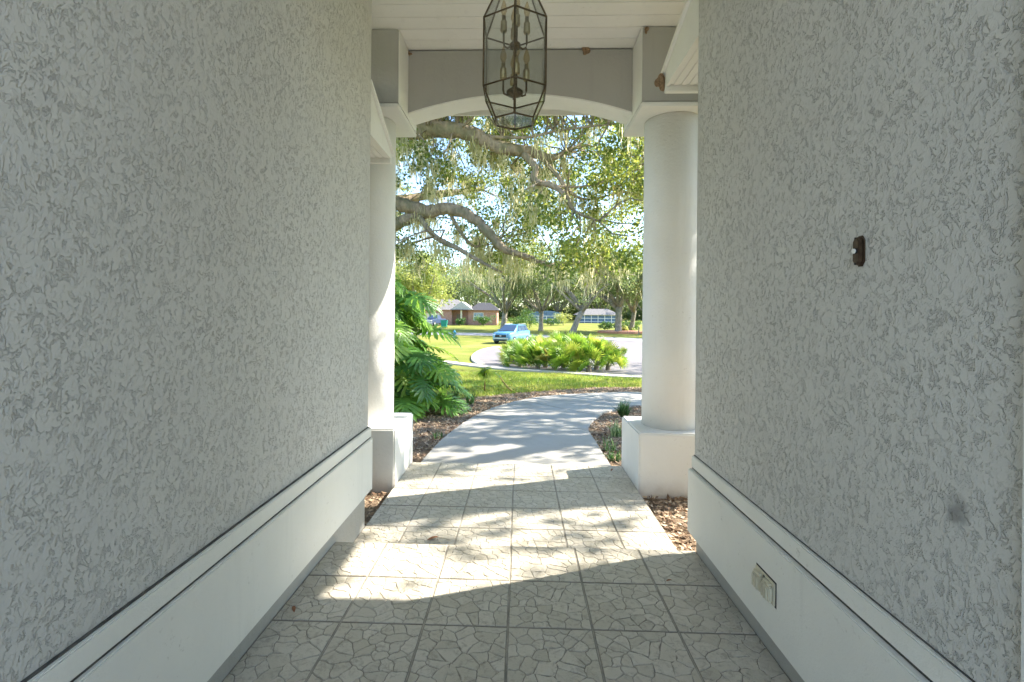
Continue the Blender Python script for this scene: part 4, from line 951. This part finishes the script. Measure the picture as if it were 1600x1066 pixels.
def pickup(loc, rz, label):
    t = empty('pickup_truck', loc, label, 'truck', rz=rz)
    loft(MB(), [rsec(-2.9, .88, .45, 1.15), rsec(-2.7, .98, .42, 1.24), rsec(-1.2, 1.0, .42, 1.30), rsec(.9, 1.0, .42, 1.28), rsec(2.8, .98, .45, 1.28)]).build('body', M['truck'], t, smooth=False)
    loft(MB(), [[(-.86, -1.25, 1.27), (.86, -1.25, 1.27), (.84, -1.2, 1.3), (-.84, -1.2, 1.3)], [(-.90, -.4, 1.27), (.90, -.4, 1.27), (.72, -.35, 1.9), (-.72, -.35, 1.9)], [(-.90, .8, 1.27), (.90, .8, 1.27), (.72, .75, 1.9), (-.72, .75, 1.9)], [(-.88, 1.05, 1.27), (.88, 1.05, 1.27), (.8, 1.0, 1.4), (-.8, 1.0, 1.4)]]).build('cabin', M['truck'], t, smooth=False)
    m_ = MB(); quad(m_, [(-.80, -1.18, 1.36), (.80, -1.18, 1.36), (.68, -.44, 1.84), (-.68, -.44, 1.84)], .04); m_.build('windscreen', M['carglass'], t)
    MB().box((-.60, -2.95, .78), (.60, -2.88, 1.12)).build('grille', M['chrome'], t); MB().box((-.95, -2.98, .48), (.95, -2.86, .70)).build('bumper', M['chrome'], t)
    for s_ in (-1, 1):
        MB().box((s_*.78-.14, -2.94, .84), (s_*.78+.14, -2.86, 1.08)).build('headlight', M['lamp'], t)
        for y in (-1.9, 1.8): wheel(t, s_*.9, y, .42, s_)
    return t
p = aty(679, 505, 86); pickup((p.x, 86, gz(86)+.012), math.radians(-16), 'blue-grey pickup truck parked before the brick garage')
p = aty(694, 505, 78); wb = empty('wheeled_bin', (p.x, 78, gz(78)+.012), 'teal wheeled rubbish bin on the drive by the pickup', 'bin')
loft(MB(), [[(-.40, -.40, .12), (.40, -.40, .12), (.40, .40, .12), (-.40, .40, .12)], [(-.52, -.5, 1.15), (.52, -.5, 1.15), (.52, .5, 1.15), (-.52, .5, 1.15)]]).build('tub', M['teal'], wb)
MB().box((-.56, -.54, 1.15), (.56, .54, 1.24)).build('lid', M['teal'], wb, bevel=.02)
for s_ in (-1, 1): o_ = MB().lathe([(.12, -.04), (.12, .04)], n=12); o_.v = [(s_*.42+z, .42+yy, xx+.12) for xx, yy, z in o_.v]; o_.build('wheel', M['tyre'], wb)
p = gp(710, 527); hy = empty('fire_hydrant', p, 'small blue fire hydrant on the sunlit lawn', 'hydrant')
MB().lathe([(.17, 0), (.17, .06), (.11, .08), (.11, .52), (.15, .54), (.15, .58), (.12, .66), (.05, .72), (.03, .78)], n=14).build('barrel', M['hydrant'], hy)
for s_ in (-1, 1): o_ = MB().lathe([(.06, 0), (.06, .1), (.075, .1), (.075, .14)], n=10); o_.v = [(s_*(.10+z), yy, xx+.42) for xx, yy, z in o_.v]; o_.build('nozzle', M['hydrant'], hy)

# ------------------------------------------------------------------ houses across the street
YH = 92.; zH = gz(YH); bx0 = aty(655, 500, YH).x; bx1 = aty(776, 500, YH).x
hs = empty('brick_house', (bx0, YH, zH), 'red brick bungalow with pale gabled roof behind the oaks', 'house')
wd = bx1-bx0
def hbox(name, a, b, mat, par=hs): return MB().box(a, b).build(name, mat, par)
hbox('wall', (0, 0, -.3), (wd*.42, 8, 2.9), M['brick']); hbox('wall', (wd*.42, 1.6, -.3), (wd*.63, 8, 2.9), M['brick']); hbox('wall', (wd*.63, .4, -.3), (wd, 8, 2.9), M['brick'])
r_ = MB(); r_.add([(-.8, -.6, 2.9), (wd*.66, -.6, 2.9), (wd*.66, 8.6, 2.9), (-.8, 8.6, 2.9), (3.2, 4, 5.0), (wd*.66-3, 4, 5.0)], [(0, 1, 5, 4), (1, 2, 5), (2, 3, 4, 5), (3, 0, 4), (0, 3, 2, 1)]); r_.build('roof', M['shingle'], hs)
r_ = MB(); r_.add([(wd*.40, -.4, 2.92), (wd*.70, -.4, 2.92), (wd*.55, -.4, 4.5), (wd*.40, 6, 2.92), (wd*.70, 6, 2.92), (wd*.55, 6, 4.5)], [(0, 1, 2), (3, 5, 4), (0, 2, 5, 3), (1, 4, 5, 2), (0, 3, 4, 1)]); r_.build('roof', M['pale_concrete'], hs)
r_ = MB(); r_.add([(wd*.62, -.2, 2.88), (wd+.6, -.2, 2.88), (wd+.6, 8.4, 2.88), (wd*.62, 8.4, 2.88), (wd*.75, 4, 4.4), (wd*.9, 4, 4.4)], [(0, 1, 5, 4), (1, 2, 5), (2, 3, 4, 5), (3, 0, 4), (0, 3, 2, 1)]); r_.build('roof', M['darkshingle'], hs)
c_ = hbox('porch_post', (wd*.535, -.2, .9), (wd*.535+.30, .1, 2.9), M['cream']); hbox('post_pier', (wd*.53, -.25, 0), (wd*.53+.38, .15, .9), M['brick'])
hbox('door', (wd*.47, 1.5, 0), (wd*.47+1, 1.59, 2.1), M['wood'])
for a, b, yy in ((wd*.70, wd*.70+1.9, .4),):
    wn = hbox('window', (a, yy-.06, .9), (b, yy-.005, 2.4), M['trim'])
    for k in range(3):
        for j in range(2): hbox('pane', (a+.08+k*.6, yy-.08, .98+j*.7), (a+.62+k*.6, yy-.062, 1.6+j*.7), M['winglass'], wn)
hbox('garage_door', (.5, -.06, 0), (3.9, -.005, 2.2), M['cream'])
def lanai(px0, px1, y, hz, label, roofm, arch):
    x0, x1 = aty(px0, 495, y).x, aty(px1, 495, y).x; t = empty('screened_house', (x0, y, gz(y)), label, 'house'); w_ = x1-x0
    MB().box((0, .1, -.3), (w_, 5, hz)).build('wall', M['screen'], t); nb = max(4, int(w_/1.6))
    for i in range(nb+1): MB().box((w_*i/nb-.07, -.06, 0), (w_*i/nb+.07, .09, hz)).build('post', M['trim'], t)
    for z in (.3, hz*.55, hz-.1): MB().box((0, -.04, z), (w_, .085, z+.12)).build('rail', M['trim'], t)
    k = MB()
    if arch: k.prism([(w_*(.5-.54*math.cos(a)), hz+arch*math.sin(a)) for a in [math.pi*i/10 for i in range(11)]], lambda u, v, tt: (u, tt, v), 0, 5); 
    else: k.add([(-.6, -.5, hz), (w_+.6, -.5, hz), (w_+.6, 5.6, hz), (-.6, 5.6, hz), (2, 2.5, hz+1.5), (w_-2, 2.5, hz+1.5)], [(0, 1, 5, 4), (1, 2, 5), (2, 3, 4, 5), (3, 0, 4), (0, 3, 2, 1)])
    k.build('roof', roofm, t)
lanai(828, 880, 112, 1.7, 'blue-grey screened pool house with curved roof', M['screen'], 1.2)
lanai(903, 966, 118, 2.0, 'long low white house with screened front beyond the lawn', M['shingle'], 0)
# bushes, the edged bed and a post
def bush(px, y, w_, hz, seed, label, mat='shrub'):
    p = aty(px, 495, y); g = np.random.default_rng(seed); t = empty('bush', (p.x, y, gz(y)), label, 'bush', 'shrubs across the street'); n_ = 26
    c = g.normal(size=(n_, 3))*np.array([w_*.25, w_*.2, 0]); c[:, 2] = g.uniform(.25, .8, n_)*hz
    V, Fq = leaves(blobs(c, np.full(n_, hz*.3), 60, g), .2, g, asp=.6); link('foliage', np_mesh('foliage', V, Fq, M[mat], tinted(n_, 60, g)), t)
    MB().tube([(0, 0, -.1), (0, 0, hz*.5)], [.08, .04], 6).build('stem', M['bark_far'], t)
bush(812, 76, 4.5, 2.2, 1, 'wide dark green bush behind the blue car'); bush(828, 80, 3, 3.4, 2, 'taller bush beside the brick house')
bush(756, 88, 2.2, 2.2, 3, 'dark bush under the brick house window'); bush(718, 89, 1.6, 1.6, 4, 'small dark bush by the house porch')
bush(880, 96, 3.0, 2.6, 5, 'bright round bush near the pool house', 'lime'); bush(860, 94, 3.5, 1.5, 6, 'low green bush between two oak trunks')
bush(990, 72, 4, 1.8, 7, 'dark bush in the edged bed'); bush(950, 74, 3, 1.4, 8, 'low bush left of the thick oak trunk'); bush(974, 69, 2.4, 1.2, 9, 'low bush between the trunks in the edged bed', 'lime')
p0 = aty(945, 514, 64); p1 = aty(1010, 514, 64)
bed = [((p0.x+p1.x)/2+math.cos(a)*(p1.x-p0.x)*.6, 66.5+math.sin(a)*3.2) for a in [2*math.pi*i/24 for i in range(24)]]
tag(sheet('edged_bed', bed, .25, M['terracotta'], .4), 'terracotta-edged raised bed under the far oaks', kind='structure')
p = gp(998, 524); ps = empty('post', p, 'short wooden post standing on the far lawn', 'post')
MB().box((-.06, -.06, -.1), (.06, .06, .95)).build('shaft', M['wood'], ps, bevel=.01); MB().prism([(-.08, .951), (.08, .951), (0, 1.05)], lambda u, v, tt: (u, tt, v), -.08, .08).build('cap', M['wood'], ps)
